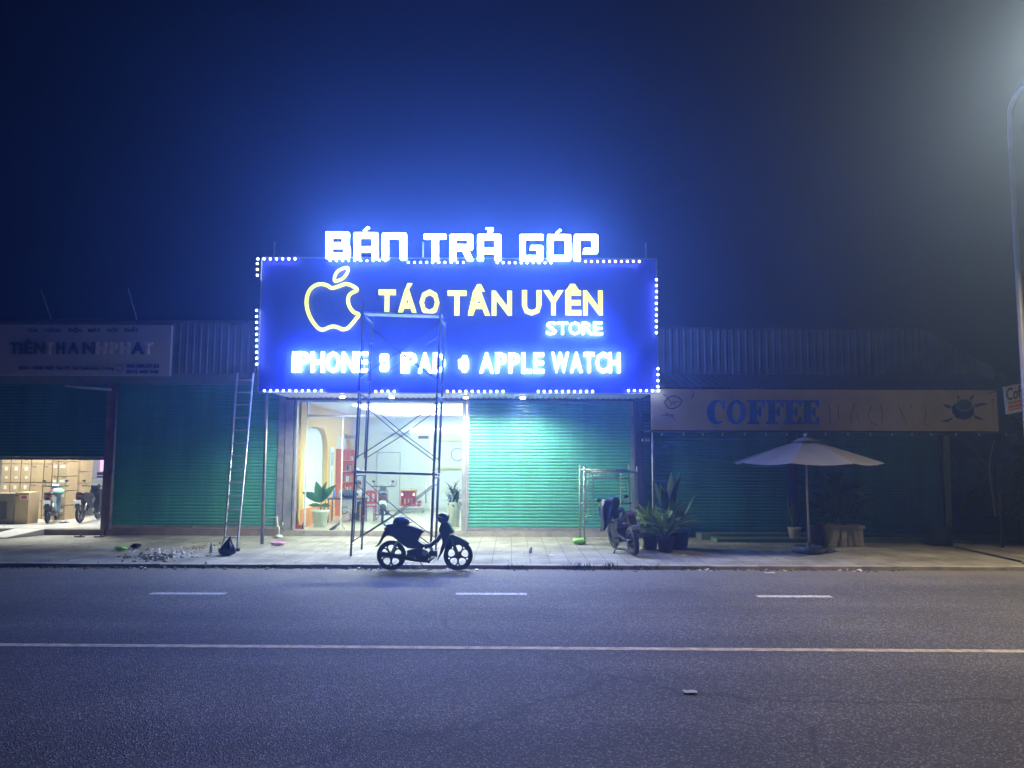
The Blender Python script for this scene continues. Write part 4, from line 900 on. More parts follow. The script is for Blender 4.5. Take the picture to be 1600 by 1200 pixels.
# two loose scaffold frames by the motorbike
mGal = M('galvanised_frame', (.32, .34, .33), .45, metal=.4, var=.25, scale=8)
def hframe(label, x0, x1, y, z1, tilt):
    W_ = x1 - x0; t = thing('scaffold_trestle', label, 'scaffold', ((x0 + x1) / 2, y, SW), 0, 'loose scaffold trestles beside the motorbike'); t.rotation_euler = (tilt, 0, 0)
    h = z1 - SW; mb = MB()
    for s_ in (-1, 1):
        mb.tube([(s_ * W_ / 2, 0, 0), (s_ * W_ / 2, 0, h + .14)], .023, 8)
        mb.tube(smoothpts([(s_ * (W_ / 2 - .22), 0, h - .01), (s_ * (W_ / 2 - .22), 0, h * .45), (s_ * (W_ / 2 - .22), 0, h * .36), (s_ * (W_ / 2 - .1), 0, h * .3), (s_ * W_ / 2, 0, h * .3)], 3), .016, 6)
        for q in (.52, .75): mb.tube([(s_ * (W_ / 2 - .22), 0, h * q), (s_ * W_ / 2, 0, h * q)], .012, 6)
    mb.tube([(-W_ / 2, 0, h), (W_ / 2, 0, h)], .023, 8); mb.tube([(-W_ / 2 + .22, 0, h - .16), (W_ / 2 - .22, 0, h - .16)], .015, 6)
    mb.tube([(-.13, 0, h), (-.13, 0, h - .16)], .012, 6); mb.tube([(.13, 0, h), (.13, 0, h - .16)], .012, 6)
    mb.build('frame', mGal, t, world=False); return t
hframe('front one of two loose scaffold trestles, standing just behind the street motorbike', X(913, 19.4, 780), X(996, 19.4, 780), 19.4, P(913, 737, 19.4)[1], 0)
hframe('rear one of two loose scaffold trestles, nearest the closed green shutter', X(906, 20.5, 780), X(983, 20.5, 780), 20.5, P(906, 734, 20.5)[1], 0)
# bent pipe stand at the left jamb
Yp = 20.6
pp = [(415, 816), (415, 810), (433, 808), (434, 823), (441, 823), (442, 817)]
mb = MB(); mb.tube([(P(u, v, Yp)[0], Yp, P(u, v, Yp)[1]) for u, v in pp], .016, 6); mb.tube([(P(436, 823, Yp)[0], Yp, P(436, 823, Yp)[1]), (P(436, 823, Yp)[0], Yp, SW)], .02, 6)
mb.lathe([(.12, 0), (.1, .05), (.03, .09)], (P(436, 823, Yp)[0], Yp, SW), 12)
mb.top('water_tap', M('pale_pipe', (.5, .55, .55), .4, metal=.4), 'bent pale water pipe standing on the pavement beside the left steel jamb', 'pipe')

# ------------------------------------------------------------------ plants and pots
def leafmat(n, c): return M(n, c, .45, var=.35, scale=5)
mGr = leafmat('leaf_green', (.1, .2, .05)); mYG = leafmat('leaf_yellow_green', (.26, .36, .08)); mDG = leafmat('leaf_dark_green', (.025, .06, .03)); mBG = leafmat('leaf_grey_green', (.07, .12, .07))
mTerra = M('dark_clay', (.07, .045, .035), .7, var=.2); mSoil = M('soil', (.03, .022, .016), .95)
def pot(mb, r0, r1, h): mb.lathe([(r0, 0), (r1 * .97, h * .86), (r1 * 1.06, h * .88), (r1 * 1.06, h), (r1 * .9, h), (r1 * .88, h * .9)], n=18)
def potplant(name, label, loc, r0, r1, h, potmat, leaves, stems=0, cat='plant', group=None, stemh=.3, potmb=None, sp=.6):
    """leaves: list of (count, height range, length range, width, elevation range, droop, material)"""
    t = thing(name, label, cat, loc, 0, group); rnd = random.Random(label)
    mb = MB(); pot(mb, r0, r1, h) if potmb is None else potmb(mb); mb.build('pot', potmat, t, world=False)
    mb = MB(); mb.lathe([(r1 * .88, h * .88), (.01, h * .92)], n=14); mb.build('soil', mSoil, t, world=False)
    if stems:
        mb = MB()
        for k in range(stems):
            a = rnd.uniform(0, 6.28); q = rnd.uniform(0, r1 * .5); mb.tube([(q * math.cos(a), q * math.sin(a), h * .88), (q * 1.6 * math.cos(a), q * 1.6 * math.sin(a), h + stemh)], [.018, .01], 6)
        mb.build('stem', M('plant_stem', (.1, .11, .05), .7), t, world=False)
    for (n, hr, lr, wd, el, dr, mt) in leaves:
        mb = MB()
        for k in range(n):
            a = rnd.uniform(0, 6.28); e = R(rnd.uniform(*el)); q = rnd.uniform(0, r1 * sp)
            mb.leaf((q * math.cos(a), q * math.sin(a), h + rnd.uniform(*hr)), (math.cos(a) * math.cos(e), math.sin(a) * math.cos(e), math.sin(e)), rnd.uniform(*lr), wd * rnd.uniform(.8, 1.25), rnd.uniform(dr * .5, dr * 1.4), 6, .18, rnd.uniform(-.7, .7))
        mb.build('foliage', mt, t, world=False)
    return t
def at(px, py, z=SW): return (*G(px, py, z), z)
potplant('potted_canna', 'tall potted plant with upright broad leaves beside the canopy post', at(1046, 856), .2, .27, .42, mTerra, [(9, (.1, .5), (.75, 1.05), .2, (68, 86), .25, mDG), (3, (.3, .6), (.6, .95), .13, (72, 86), .2, leafmat('leaf_pale_edge', (.35, .42, .2)))], 5, stemh=.7)
potplant('potted_fern', 'bushy yellow green potted plant nearest the street motorbike', at(1016, 858), .15, .2, .36, mTerra, [(95, (-.02, .3), (.35, .66), .065, (10, 80), .7, mYG), (60, (0, .2), (.3, .5), .05, (10, 70), .7, mGr)], 6)
potplant('potted_fern', 'wide bright leaved potted plant in front of the tall canna', at(1040, 862), .15, .2, .34, mTerra, [(60, (-.02, .25), (.4, .75), .09, (12, 78), .6, mYG), (50, (0, .2), (.3, .55), .06, (10, 70), .8, mGr)], 5)
potplant('potted_shrub', 'low dark potted shrub at the right end of the plant group by the motorbike', at(1060, 858), .2, .27, .45, M('black_tub', (.02, .02, .025), .5), [(70, (0, .3), (.3, .65), .075, (5, 75), .6, mGr), (8, (.05, .3), (.4, .6), .08, (15, 60), .5, mYG)], 5)
mb = MB()
for k in range(5): mb.lathe([(.05, 0), (.055, .18), (.045, .2), (.02, .27), (.02, .3)], (at(1005 + k * 2.6, 857 + (k % 2) * 1.5)[0], at(1005, 857 + (k % 2) * 1.5)[1], SW), 8)
mb.top('bottle_row', M('clear_bottle_plastic', (.4, .42, .38), .25, var=.3), 'row of empty clear bottles standing at the foot of the yellow green plant', 'bottles', kind_='') if False else None
bl = MB(); p_ = at(1008, 858); bl.lathe([(.06, 0), (.07, .02), (.065, .2), (.03, .3), (.028, .34)], p_, 12); bl.top('water_bottle', M('clear_bottle_plastic', (.4, .42, .38), .25, var=.3), 'pale plastic bottle at the foot of the yellow green plant', 'bottle')
# under the umbrella
mStonePot = M('pale_stone_planter', (.4, .38, .33), .8, var=.2, bump=.3)
sn = potplant('snake_plant', 'snake plant with few upright blades in a white elephant pot left of the umbrella pole', at(1242, 841, FL - .01 + .0), .13, .16, .27, M('white_glazed_pot', (.55, .54, .5), .4), [(12, (-.03, .05), (.45, .78), .055, (62, 86), .12, mBG)])
def tub(mb):
    mb.box(-.48, .48, -.26, .26, .05, .42); mb.box(-.52, .52, -.3, .3, .42, .5); mb.box(-.5, .5, -.28, .28, 0, .05)
    for k in range(-2, 3): mb.box(k * .19 - .07, k * .19 + .07, -.275, -.262, .1, .37)
potplant('planter_bush', 'dark bushy plant in a carved pale stone trough behind the umbrella pole', at(1312, 851), .3, .4, .5, mStonePot, [(240, (.0, 1.05), (.35, .62), .055, (-10, 80), .9, mDG), (90, (0, .9), (.35, .6), .05, (0, 80), .9, mBG)], 9, stemh=1.0, potmb=tub, sp=1.3)
def drum(label, p, r, h, name='black_drum'):
    mb = MB(); prof = [(r * .96, 0)]
    for k in range(6): z = h * (k + .3) / 6.5; prof += [(r, z), (r * 1.03, z + .015), (r, z + .03)]
    prof += [(r, h - .02), (r * 1.04, h), (r * .93, h), (r * .92, h - .05)]; mb.lathe(prof, p, 22)
    return mb.top(name, M('dark_blue_drum', (.02, .025, .05), .4, coat=.2), label, 'drum')
drum('ribbed dark drum directly behind the umbrella pole', at(1274, 852), .19, .52); drum('ribbed dark drum standing at the foot of the pale green strip', at(1468, 851), .3, .45)
# umbrella
ub = at(1263.5, 863); uz = P(1262, 687, ub[1])[1]; ue = P(1262, 723, ub[1])[1]
um = thing('patio_umbrella', 'large closed-top grey white patio umbrella opened over the pavement'.replace('closed-top ', ''), 'umbrella', ub)
mCan = M('grey_canvas', (.15, .155, .165), .85, var=.08, scale=3)
mb = MB(); n = 8; r_ = 1.66; rings = []
for j in range(6):
    t_ = j / 5; row = []
    for k in range(n * 4):
        a = 6.28318 * k / (n * 4) + .25; da = (k % 4) / 4 * 6.28318 / 8 - 3.14159 / 8
        ch = math.cos(3.14159 / 8) / math.cos(da); rr_ = r_ * max(t_, .02) * ch * (1 - .02 * t_ * (1 - abs(da) / .3927))
        row.append(mb.bm.verts.new((ub[0] + rr_ * math.cos(a), ub[1] + rr_ * math.sin(a), uz + (ue - uz) * (t_ ** 1.12) - .05 * t_ * (1 - (abs(da) / .3927) ** 2))))
    rings.append(row)
for a, b in zip(rings, rings[1:]):
    for k in range(n * 4): mb._f([a[k], a[(k + 1) % (n * 4)], b[(k + 1) % (n * 4)], b[k]])
o = mb.build('canopy', mCan, um)
mb = MB(); mb.lathe([(.3, -.055), (.16, .02), (.03, .06)], (ub[0], ub[1], uz + .0), 16); mb.build('vent_cap', mCan, o)
mb = MB(); mb.tube([(ub[0] + .02, ub[1], SW + .1), (ub[0], ub[1], uz + .03)], .024, 10); mb.build('pole', M('pale_pole', (.5, .45, .36), .5), um)
mb = MB(); mb.ell((ub[0], ub[1], uz + .1), .03, .03, .045, 10, 6); mb.build('finial', M('white_knob', (.7, .7, .7), .3), um)
for k in range(8):
    a = 6.28318 * k / 8 + .25; mb = MB(); mb.tube([(ub[0] + .03 * math.cos(a), ub[1] + .03 * math.sin(a), uz - .03), (ub[0] + 1.58 * math.cos(a), ub[1] + 1.58 * math.sin(a), ue - .02)], .009, 5); mb.build('rib', mSteel, um)
mb = MB(); mb.ring((ub[0], ub[1], SW + .07), (0, 0, 1), .3, .07, 28, 8); mb.lathe([(.27, .0), (.27, .09), (.05, .1), (.05, .22), (.03, .22)], (ub[0], ub[1], SW), 20); mb.build('base', M('concrete_tyre_base', (.14, .14, .13), .85, var=.4, bump=.3), um)
# dark plants in the open bay and at the right edge
potplant('banana_plant', 'dim broad leaved plant standing in the dark open bay', (X(1500, 21.6), 21.6, FL), .25, .3, .4, mTerra, [(14, (.2, 1.2), (.9, 1.5), .38, (25, 75), .9, mBG), (12, (.1, .8), (.6, 1.), .2, (0, 60), .9, mDG)], 4, stemh=1.3)
def shrub(name, label, cx, cy, h, r, n, seed):
    t = thing(name, label, 'tree', (cx, cy, SW)); rnd = random.Random(seed)
    mb = MB(); mb.tube([(0, 0, 0), (.05, 0, h * .5), (0, .05, h * .8)], [.07, .05, .02], 8)
    for k in range(6): a = rnd.uniform(0, 6.28); mb.tube([(.03, 0, h * .35), (r * .6 * math.cos(a), r * .6 * math.sin(a), h * rnd.uniform(.6, .9))], [.03, .01], 5)
    mb.build('trunk', M('bark', (.09, .07, .05), .9, bump=.4), t, world=False); mb = MB()
    cl = [(rnd.uniform(-r, r) * .7, rnd.uniform(-r, r) * .7, h * rnd.uniform(.3, .95), rnd.uniform(.25, .45) * r) for k in range(14)]
    for k in range(n):
        c = rnd.choice(cl); p = Vector((rnd.gauss(0, 1), rnd.gauss(0, 1), rnd.gauss(0, 1))).normalized() * c[3] * rnd.uniform(.5, 1.1) + Vector(c[:3]); a = rnd.uniform(0, 6.28)
        mb.leaf(p, (math.cos(a), math.sin(a), rnd.uniform(-.6, .5)), rnd.uniform(.12, .22), .07, .5, 2)
    mb.build('crown', leafmat('dark_crown', (.045, .08, .03)), t, world=False)
shrub('small_tree', 'dark leafy shrub at the right edge beyond the coffee canopy', X(1592, 19.6), 19.6, 2.2, .75, 2600, 4)
shrub('small_tree', 'bigger dim tree standing farther back at the right edge', X(1640, 24), 24, 3.6, 1.3, 2600, 9)
# loose cables of the right end
for label, pts in (('thin loop of cable sagging from the canopy beyond the pale green strip', [(1440, 676), (1490, 682), (1520, 700), (1545, 734), (1553, 760)]), ('pale bent pipe hanging down from the right end of the canopy', [(1556, 684), (1549, 705), (1546, 740), (1551, 775), (1555, 808)])):
    mb = MB(); pp = smoothpts([(P(u, v, YS + .2)[0], YS + .2, P(u, v, YS + .2)[1]) for u, v in pts], 4); mb.tube(pp, .008 if 'loop' in label else .016, 5); mb.top('hanging_cable' if 'loop' in label else 'bent_pipe', M('grey_cable', (.3, .28, .3), .6), label, 'cable' if 'loop' in label else 'pipe')
# string of small bulbs under the canopy edge
sl = thing('string_lights', 'string of small unlit globe bulbs hung under the canopy edge', 'string lights', (cx0, YS + .15, zlo))
us = [1004, 1010, 1014, 1034, 1068, 1098, 1129, 1164, 1197, 1230, 1260, 1290, 1325, 1360, 1394, 1425, 1455, 1494, 1530, 1572, 1584]
pp = []
for k, u in enumerate(us):
    a = P(u, 676 if k > 2 else 686, YS + .15); pp.append((a[0], YS + .15, a[1] + .05))
    if k < len(us) - 1: b = P((u + us[k + 1]) / 2, 676, YS + .15); pp.append((b[0], YS + .15, b[1]))
mb = MB(); mb.tube(pp, .006, 4); mb.build('cable', mRub, sl)
m0 = MB(); m0.ell((0, 0, 0), .024, .024, .03, 8, 6); m0.tube([(0, 0, .02), (0, 0, .05)], .012, 6); bo = m0.build('bulb', M('frosted_bulb', (.75, .75, .75), .2, var=0), sl, world=False)
for k, u in enumerate(us):
    o = bo if k == 0 else bo.copy()
    if k: COL.objects.link(o); o.parent = sl
    a = P(u, 679 if k > 2 else 688, YS + .15); o.location = Vector((a[0], YS + .15, a[1])) - sl.location

# ------------------------------------------------------------------ litter on the pavement
mBag = M('black_bin_bag', (.012, .013, .03), .22, var=0)
def crumple(name, label, cat, p, rx, ry, rz, mat, seed, peak=0., n=14, rough=.18):
    rnd = random.Random(seed); mb = MB(); mb.ell((0, 0, rz * .9), rx, ry, rz, n * 2, n)
    ph = [rnd.uniform(0, 6.28) for _ in range(6)]
    for v in mb.bm.verts:
        a = math.atan2(v.co.y, v.co.x); h = v.co.z / (2 * rz)
        k = 1 + rough * (math.sin(a * 3 + ph[0] + h * 4) * .5 + math.sin(a * 7 + ph[1] - h * 6) * .35 + math.sin(a * 11 + ph[2] + h * 9) * .3)
        if peak: k *= max(.12, 1.25 - h * 1.15); v.co.z *= 1 + peak * max(0, h - .4)
        v.co.x = v.co.x * k + peak * .75 * h * rx; v.co.y *= k; v.co.z = max(0, v.co.z * (1 + rough * .4 * math.sin(a * 5 + ph[3])))
    return mb.top(name, mat, label, cat, at=(0, 0, 0)) if False else _place(mb.build(name, mat), p, label, cat)
def _place(o, p, label, cat): o.location = p; return tag(o, label, cat)
crumple('bin_bag', 'tied black bin bag standing at the foot of the ladder', 'bag', at(353, 867), .2, .15, .15, mBag, 1, peak=.55, rough=.3)
crumple('pink_bag', 'crumpled pink plastic bag lying near the steel post', 'bag', at(434, 852), .17, .1, .05, M('pink_plastic', (.62, .25, .5), .4), 2)
crumple('green_bag', 'crumpled light green plastic bag lying by the loose scaffold trestles', 'bag', at(905, 850), .17, .11, .08, M('green_plastic', (.25, .6, .1), .4), 3)
crumple('green_rag', 'small green plastic scrap lying at the left end of the litter heap', 'bag', at(190, 860), .14, .1, .05, M('green_plastic', (.25, .6, .1), .4), 4)
crumple('dark_rag', 'small dark scrap beside the green plastic scrap', 'rag', at(212, 856), .12, .08, .05, mBag, 5)
mb = MB(); p = at(829, 864); mb.lathe([(.035, 0), (.045, .13), (.04, .13), (.035, .02)], p, 14); mb.top('paper_cup', M('white_paper', (.7, .7, .66), .7), 'white paper cup standing alone on the pavement right of the kerbside motorbike', 'cup')
mb = MB(); p = at(330, 866); mb.lathe([(.04, 0), (.045, .02), (.042, .15), (.015, .22), (.014, .25), (.002, .252)], p, 12); mb.top('plastic_bottle', M('clear_bottle_plastic', (.4, .42, .38)), 'clear plastic bottle standing left of the black bin bag', 'bottle')
def flat(name, label, p, w_, d_, mat, seed, cat='paper'):
    rnd = random.Random(seed); mb = MB(); n = 5; g = [[mb.bm.verts.new((w_ * (i / n - .5) + rnd.uniform(-.1, .1) * w_ / n, d_ * (j / n - .5), .01 + rnd.uniform(0, .009))) for j in range(n + 1)] for i in range(n + 1)]
    for i in range(n):
        for j in range(n): mb._f([g[i][j], g[i + 1][j], g[i + 1][j + 1], g[i][j + 1]])
    o = mb.build(name, mat); o.location = p; return tag(o, label, cat)
mPap = M('white_litter', (.7, .69, .66), .7, var=.2, scale=20)
flat('paper_scrap', 'crumpled white wrapper lying alone on the near lane of the road', (*G(1078, 1083), .004), .13, .09, mPap, 1)
flat('paper_scrap', 'white paper scrap in the gutter at the right end of the kerb', (*G(1203, 896.5), .004), .2, .12, mPap, 2)
flat('paper_scrap', 'small white scrap on the pavement right of the street motorbike wheel', at(1069, 868.5), .12, .07, mPap, 3)
flat('paper_scrap', 'small white scrap on the pavement between motorbike and plant group', at(1032, 866), .1, .06, mPap, 4)
flat('paper_scrap', 'white scrap on the pavement beside the paper cup', at(862, 868), .12, .07, mPap, 5)
flat('foil_sheet', 'pale crumpled sheet on the pavement left of the scaffold foot', at(553, 850), .35, .2, mPap, 6, 'sheet')
def slipper(label, p, rz):
    mb = MB(); mb.prism([(x * .5, y * .5) for x, y in oval(0, 0, .26, .1, 16)], 0, .025, axis='z'); mb.tube([(.02, -.045, .02), (.06, 0, .06), (.02, .045, .02)], .012, 6)
    o = mb.build('slipper', M('dark_rubber', (.03, .025, .025), .7)); o.location = p; o.rotation_euler = (0, 0, rz); tag(o, label, 'slipper', 'dark slippers at the left shop')
slipper('dark slipper on the pavement before the lit stockroom, left one of the pair', at(124, 839), .2); slipper('dark slipper on the pavement close to the brown stained column', at(155, 839), .5); slipper('dark slipper on the stockroom floor beside the blue motorbike', at(100, 817, FL), .4)
# litter heap, gutter litter: nobody could count it
def scatter(name, n, fn, sizes, mat, seed, lift=.01):
    rnd = random.Random(seed); mb = MB()
    for k in range(n):
        x, y, z = fn(rnd); s_ = rnd.uniform(*sizes); a = rnd.uniform(0, 3.14)
        mb.box(x - s_, x + s_, y - s_ * .6, y + s_ * .6, z + lift * .2, z + lift * .2 + s_ * rnd.uniform(.15, .7), a, (rnd.uniform(-.5, .5), rnd.uniform(-.5, .5), 0))
    return tag(mb.build(name, mat), kind='stuff')
def heap(cx, cy, sx, sy): return lambda r: at(r.gauss(cx, sx), min(884, max(843, r.gauss(cy, sy))))
scatter('pale_litter', 170, heap(258, 866, 24, 4), (.008, .035), mPap, 1); scatter('dark_litter', 150, heap(240, 870, 18, 3.5), (.01, .04), M('dark_litter', (.1, .09, .08), .9, var=.4), 2)
scatter('brown_litter', 40, heap(310, 855, 20, 3), (.008, .03), M('brown_litter', (.3, .2, .1), .9), 3)
scatter('pavement_crumbs', 160, lambda r: at(r.uniform(0, 1500), r.uniform(845, 882)), (.005, .022), M('grey_crumbs', (.3, .29, .26), .9, var=.5), 4)
scatter('gutter_grit', 420, lambda r: (r.uniform(-11, 8), YK - abs(r.gauss(.02, .13)), .003), (.006, .028), M('gutter_grit', (.11, .1, .085), .95, var=.5), 5)
scatter('gutter_paper', 60, lambda r: (r.uniform(-9, 7), YK - abs(r.gauss(.03, .12)), .003), (.01, .04), mPap, 6)
scatter('leaf_litter', 120, lambda r: (r.gauss(-7.4, 1.4), YK - abs(r.gauss(.05, .1)), .003), (.015, .04), M('dry_leaf_litter', (.13, .12, .06), .9, var=.4), 7)
def tuft(label, px, n, h, wd):
    rnd = random.Random(label); mb = MB(); x, y = G(px, 888, 0); y = YK - .012
    for k in range(n): mb.leaf((rnd.gauss(0, wd), rnd.uniform(-.03, .02), 0), (rnd.gauss(0, .7), rnd.gauss(-.2, .5), 1), rnd.uniform(.5, 1) * h, .012, .8, 3)
    mb.ell((0, 0, 0), wd * 2.4, .045, .02, 14, 6)
    o = mb.build('grass_tuft', leafmat('dry_grass', (.09, .12, .04))); o.location = (x, y, .003); tag(o, label, 'grass tuft', 'grass tufts along the kerb')
tuft('grass tuft at the kerb just right of the motorbike front wheel', 805, 50, .15, .12); tuft('thickest grass tuft at the kerb left below the street motorbike', 908, 90, .2, .15); tuft('upright grass tuft at the kerb below the rear wheel of the street motorbike', 951, 55, .2, .07); tuft('wide low grass tuft at the kerb below the plant group', 1008, 70, .15, .2); tuft('thin grass tuft at the kerb right of the plant group', 1075, 40, .11, .2); tuft('tiny grass tuft at the kerb below the pink bag', 432, 30, .12, .1)

# ------------------------------------------------------------------ stockroom of the left shop
mCard = M('brown_cardboard', (.45, .33, .18), .85, var=.1, scale=4); mCardD = M('grey_brown_cardboard', (.2, .155, .11), .85, var=.1); mStick = M('white_sticker', (.75, .74, .7), .6, var=0); mTape = M('dark_print', (.09, .06, .04), .8)
ORD = ['', 'first', 'second', 'third', 'fourth', 'fifth', 'sixth', 'seventh', 'eighth']
def carton(x0, x1, y, z0, z1, dep, label, style, mat=None, group='cardboard cartons in the stockroom'):
    mb = MB(); mb.box(x0 + .013, x1 - .013, y, y + dep, z0 + .0, z1 - .022)
    o = mb.top('cardboard_carton', mat or mCard, label, 'carton', group, bevel=.008)
    w_, h_ = x1 - x0, z1 - z0; cx = (x0 + x1) / 2
    def dec(nm, a, b, c, d, mt):
        m_ = MB(); m_.box(x0 + a * w_, x0 + b * w_, y - .004, y - .001, z0 + c * h_, z0 + d * h_); m_.build(nm, mt, o)
    if style == 0: dec('sticker', .38, .68, .62, .82, mStick); dec('sticker', .45, .72, .2, .3, mStick); dec('print', .45, .62, .72, .775, mTape) if False else None
    elif style == 1: dec('print', .08, .18, .8, .86, mTape); dec('print', .24, .42, .8, .86, mTape)
    elif style == 2: dec('sticker', .2, .75, .55, .72, mStick); dec('print', .5, .8, .86, .9, mTape)
    else: dec('print', .02, .22, .86, .9, mTape)
    return o
QX = lambda u, y: P(u / 6, 770, y)[0]; QZ = lambda v, y: P(60, 680 + v / 6, y)[1]
rh = .575
for ci, (u0, u1) in enumerate(((-2, 87), (88, 182), (183, 277), (278, 397), (398, 477))):
    for ri in range(4):
        if ri == 0 and ci < 3: pass
        z0 = FL + ri * rh - (.0 if ri else 0)
        carton(QX(u0, 24.2), QX(u1, 24.2), 24.2, FL + ri * rh, FL + (ri + 1) * rh, .6, 'brown carton in the %s column from the left, %s row above the stockroom floor' % (ORD[ci + 1], ORD[ri + 1]), 0 if ci < 3 else 1)
for ci, (u0, u1) in enumerate(((478, 532), (534, 622))):
    for ri in range(5):
        carton(QX(u0, 24.0), QX(u1, 24.0), 24.0, FL + ri * .45, FL + (ri + 1) * .45, .6, 'stickered carton in the %s paired stack behind the blue motorbike, %s from floor' % (('left', 'right')[ci], ORD[ri + 1]), 2)
for ri in range(6):
    carton(QX(624, 24.7), QX(747, 24.7), 24.7, FL + ri * .37, FL + (ri + 1) * .37, .7, 'wide brown carton in the tall stack between the two motorbikes, %s from the floor' % ORD[ri + 1], 3)
o = carton(QX(-120, 22.5), QX(140, 22.5), 22.5, FL, QZ(540, 22.5), .5, 'big dark television carton with a printed screen at the left edge of the stockroom', 9, mCardD)
m_ = MB(); m_.prism(rrect(QX(-20, 22.5), QX(75, 22.5), QZ(790, 22.5), QZ(620, 22.5), .05), 22.49, 22.497); m_.build('print', M('dark_screen_print', (.07, .06, .05), .7), o)
o = carton(QX(143, 22.55), QX(278, 22.55), 22.55, FL, QZ(530, 22.55), .5, 'pale television carton with a red and white sticker beside the blue motorbike', 9)
m_ = MB(); m_.box(QX(180, 22.5), QX(258, 22.5), 22.538, 22.547, QZ(606, 22.5), QZ(563, 22.5)); q = m_.build('sticker', mStick, o)
m_ = MB(); m_.box(QX(193, 22.5), QX(247, 22.5), 22.53, 22.536, QZ(598, 22.5), QZ(570, 22.5)); m_.build('red_mark', mRed, q)
b1 = underbone('parked_motorbike', 'blue and black motorbike with a white number plate inside the stockroom', (P(80, 800, 23.3)[0], 23.35, FL + .005), R(111), None, M('blue_grey_paint', (.1, .2, .28), .3, coat=.5), M('silver_grey_paint', (.3, .34, .37), .35), True, 0)
b2 = underbone('parked_motorbike', 'all black scooter half hidden by the brown column in the stockroom', (P(140, 800, 23.6)[0], 23.6, FL + .005), R(97), None, M('matt_black_panel', (.015, .015, .02), .65), M('matt_black_panel', (.015, .015, .02)), True, 0)
hh = helmet('helmet', 'green and pink helmet hanging on the blue stockroom motorbike', (P(97, 770, 23.6)[0], 23.4, P(97, 771, 23.5)[1]), R(40), M('mint_shell', (.3, .7, .5), .3, var=0))
m_ = MB(); m_.ell((-.09, .02, .07), .08, .1, .09, 12, 8); m_.build('lining', M('pink_lining', (.6, .12, .22), .6), hh, world=False)
mb = MB(); x0_, x1_ = QX(770, 29.0), QX(1010, 29.0); mb.box(x0_, x1_, 29.0, 29.5, FL, 1.35); mb.box(x0_ + .05, x1_ - .05, 28.98, 28.995, .4, 1.2)
mb.top('steel_cabinet', M('grey_cabinet', (.35, .36, .38), .5), 'low grey cabinet at the back of the stockroom behind the black scooter', 'cabinet', bevel=.006)
ds = thing('display_screen', 'small purple glowing screen on the stockroom back wall beside the brown column', 'screen', (QX(965, 30.5), 30.5, QZ(400, 30.5)))
mb = MB(); mb.box(QX(925, 30.5), QX(1010, 30.5), 30.5, 30.56, QZ(335, 30.5), QZ(200, 30.5)); mb.build('panel', M('lit_purple_screen', (.3, .1, .4), .4, var=0, emit=(.75, .25, 1), es=1.0), ds)
mb = MB(); mb.box(QX(905, 30.5), QX(1010, 30.5), 30.45, 30.56, QZ(372, 30.5), QZ(345, 30.5)); mb.box(QX(905, 30.5), QX(1010, 30.5), 30.45, 30.56, QZ(430, 30.5), QZ(380, 30.5)); mb.build('stand', M('dark_blue_case', (.04, .05, .15), .5), ds)

# ------------------------------------------------------------------ inside the lit shop
def V3(px, py, y): a = P(px, py, y); return (a[0], y, a[1])
pp_ = potplant('pot_plant', 'young rubber plant with a few big leaves in a pale pot left of the glass', (P(500, 825, 22.0)[0], 22.0, FL), .17, .24, .48, M('pale_green_pot', (.55, .6, .5), .45), [], 2, stemh=.28)
mb = MB()
for a, e, L in ((150, 32, .58), (115, 66, .6), (60, 62, .62), (20, 50, .68), (175, 8, .34), (10, 6, .32)):
    mb.leaf((0, 0, .7 if e > 20 else .6), (math.cos(R(a)) * math.cos(R(e)), -.25 * math.cos(R(e)), math.sin(R(e))), L, .24 if e > 20 else .12, .35, 7, .2, 1.25)
mb.build('foliage', leafmat('rubber_leaf', (.035, .14, .05)), pp_, world=False)
tp = thing('flower_planter', 'tall pale planter with leafy stems and pale pink blooms behind the right glass', 'plant', (P(709, 825, 22.2)[0], 22.2, FL))
mb = MB(); mb.lathe([(.15, 0), (.19, .68), (.2, .7), (.17, .7), (.16, .6)], n=18); mb.build('planter', M('cream_planter', (.6, .58, .48), .45), tp, world=False)
mb = MB(); rnd = random.Random(12)
for k in range(70):
    a = rnd.uniform(0, 6.28); e = R(rnd.uniform(-35, 75)); mb.leaf((rnd.uniform(-.1, .1), rnd.uniform(-.1, .1), rnd.uniform(.65, 1.05)), (math.cos(a) * math.cos(e), math.sin(a) * math.cos(e), math.sin(e)), rnd.uniform(.25, .45), .07, .8, 4)
mb.build('foliage', mDG, tp, world=False); 
for k in range(7):
    mb = MB(); a = rnd.uniform(0, 6.28); q = rnd.uniform(.03, .16); z_ = rnd.uniform(1.0, 1.28)
    for j in range(5): t_ = 6.28 * j / 5; mb.leaf((q * math.cos(a), q * math.sin(a) - .05, z_), (math.cos(t_), math.sin(t_) - .5, .5), .085, .05, .3, 3)
    mb.build('bloom', M('pale_pink_petal', (.7, .5, .42), .6), tp, world=False)
br = thing('broom', 'broom with a wooden stick leaning at the left jamb', 'broom', V3(468, 827, 21.45))
mb = MB(); mb.tube([V3(468, 822, 21.45), V3(457.5, 769, 21.5)], .013, 6); mb.build('stick', M('pale_wood', (.45, .33, .18), .6), br)
mb = MB(); mb.box(-.12, .12, -.04, .04, 0, .1); 
for v in mb.bm.verts: v.co += Vector((P(467, 827, 21.45)[0], 21.45, FL))
mb.build('brush', mRed, br, bevel=.01)
mb = MB(); q = V3(474, 827, 21.42); mb.lathe([(.035, 0), (.04, .02), (.04, .12), (.02, .15), (.02, .19)], (q[0], q[1], FL), 12); mb.top('spray_bottle', M('dark_blue_bottle', (.05, .05, .2), .4), 'small dark bottle on the shop step beside the broom', 'bottle')
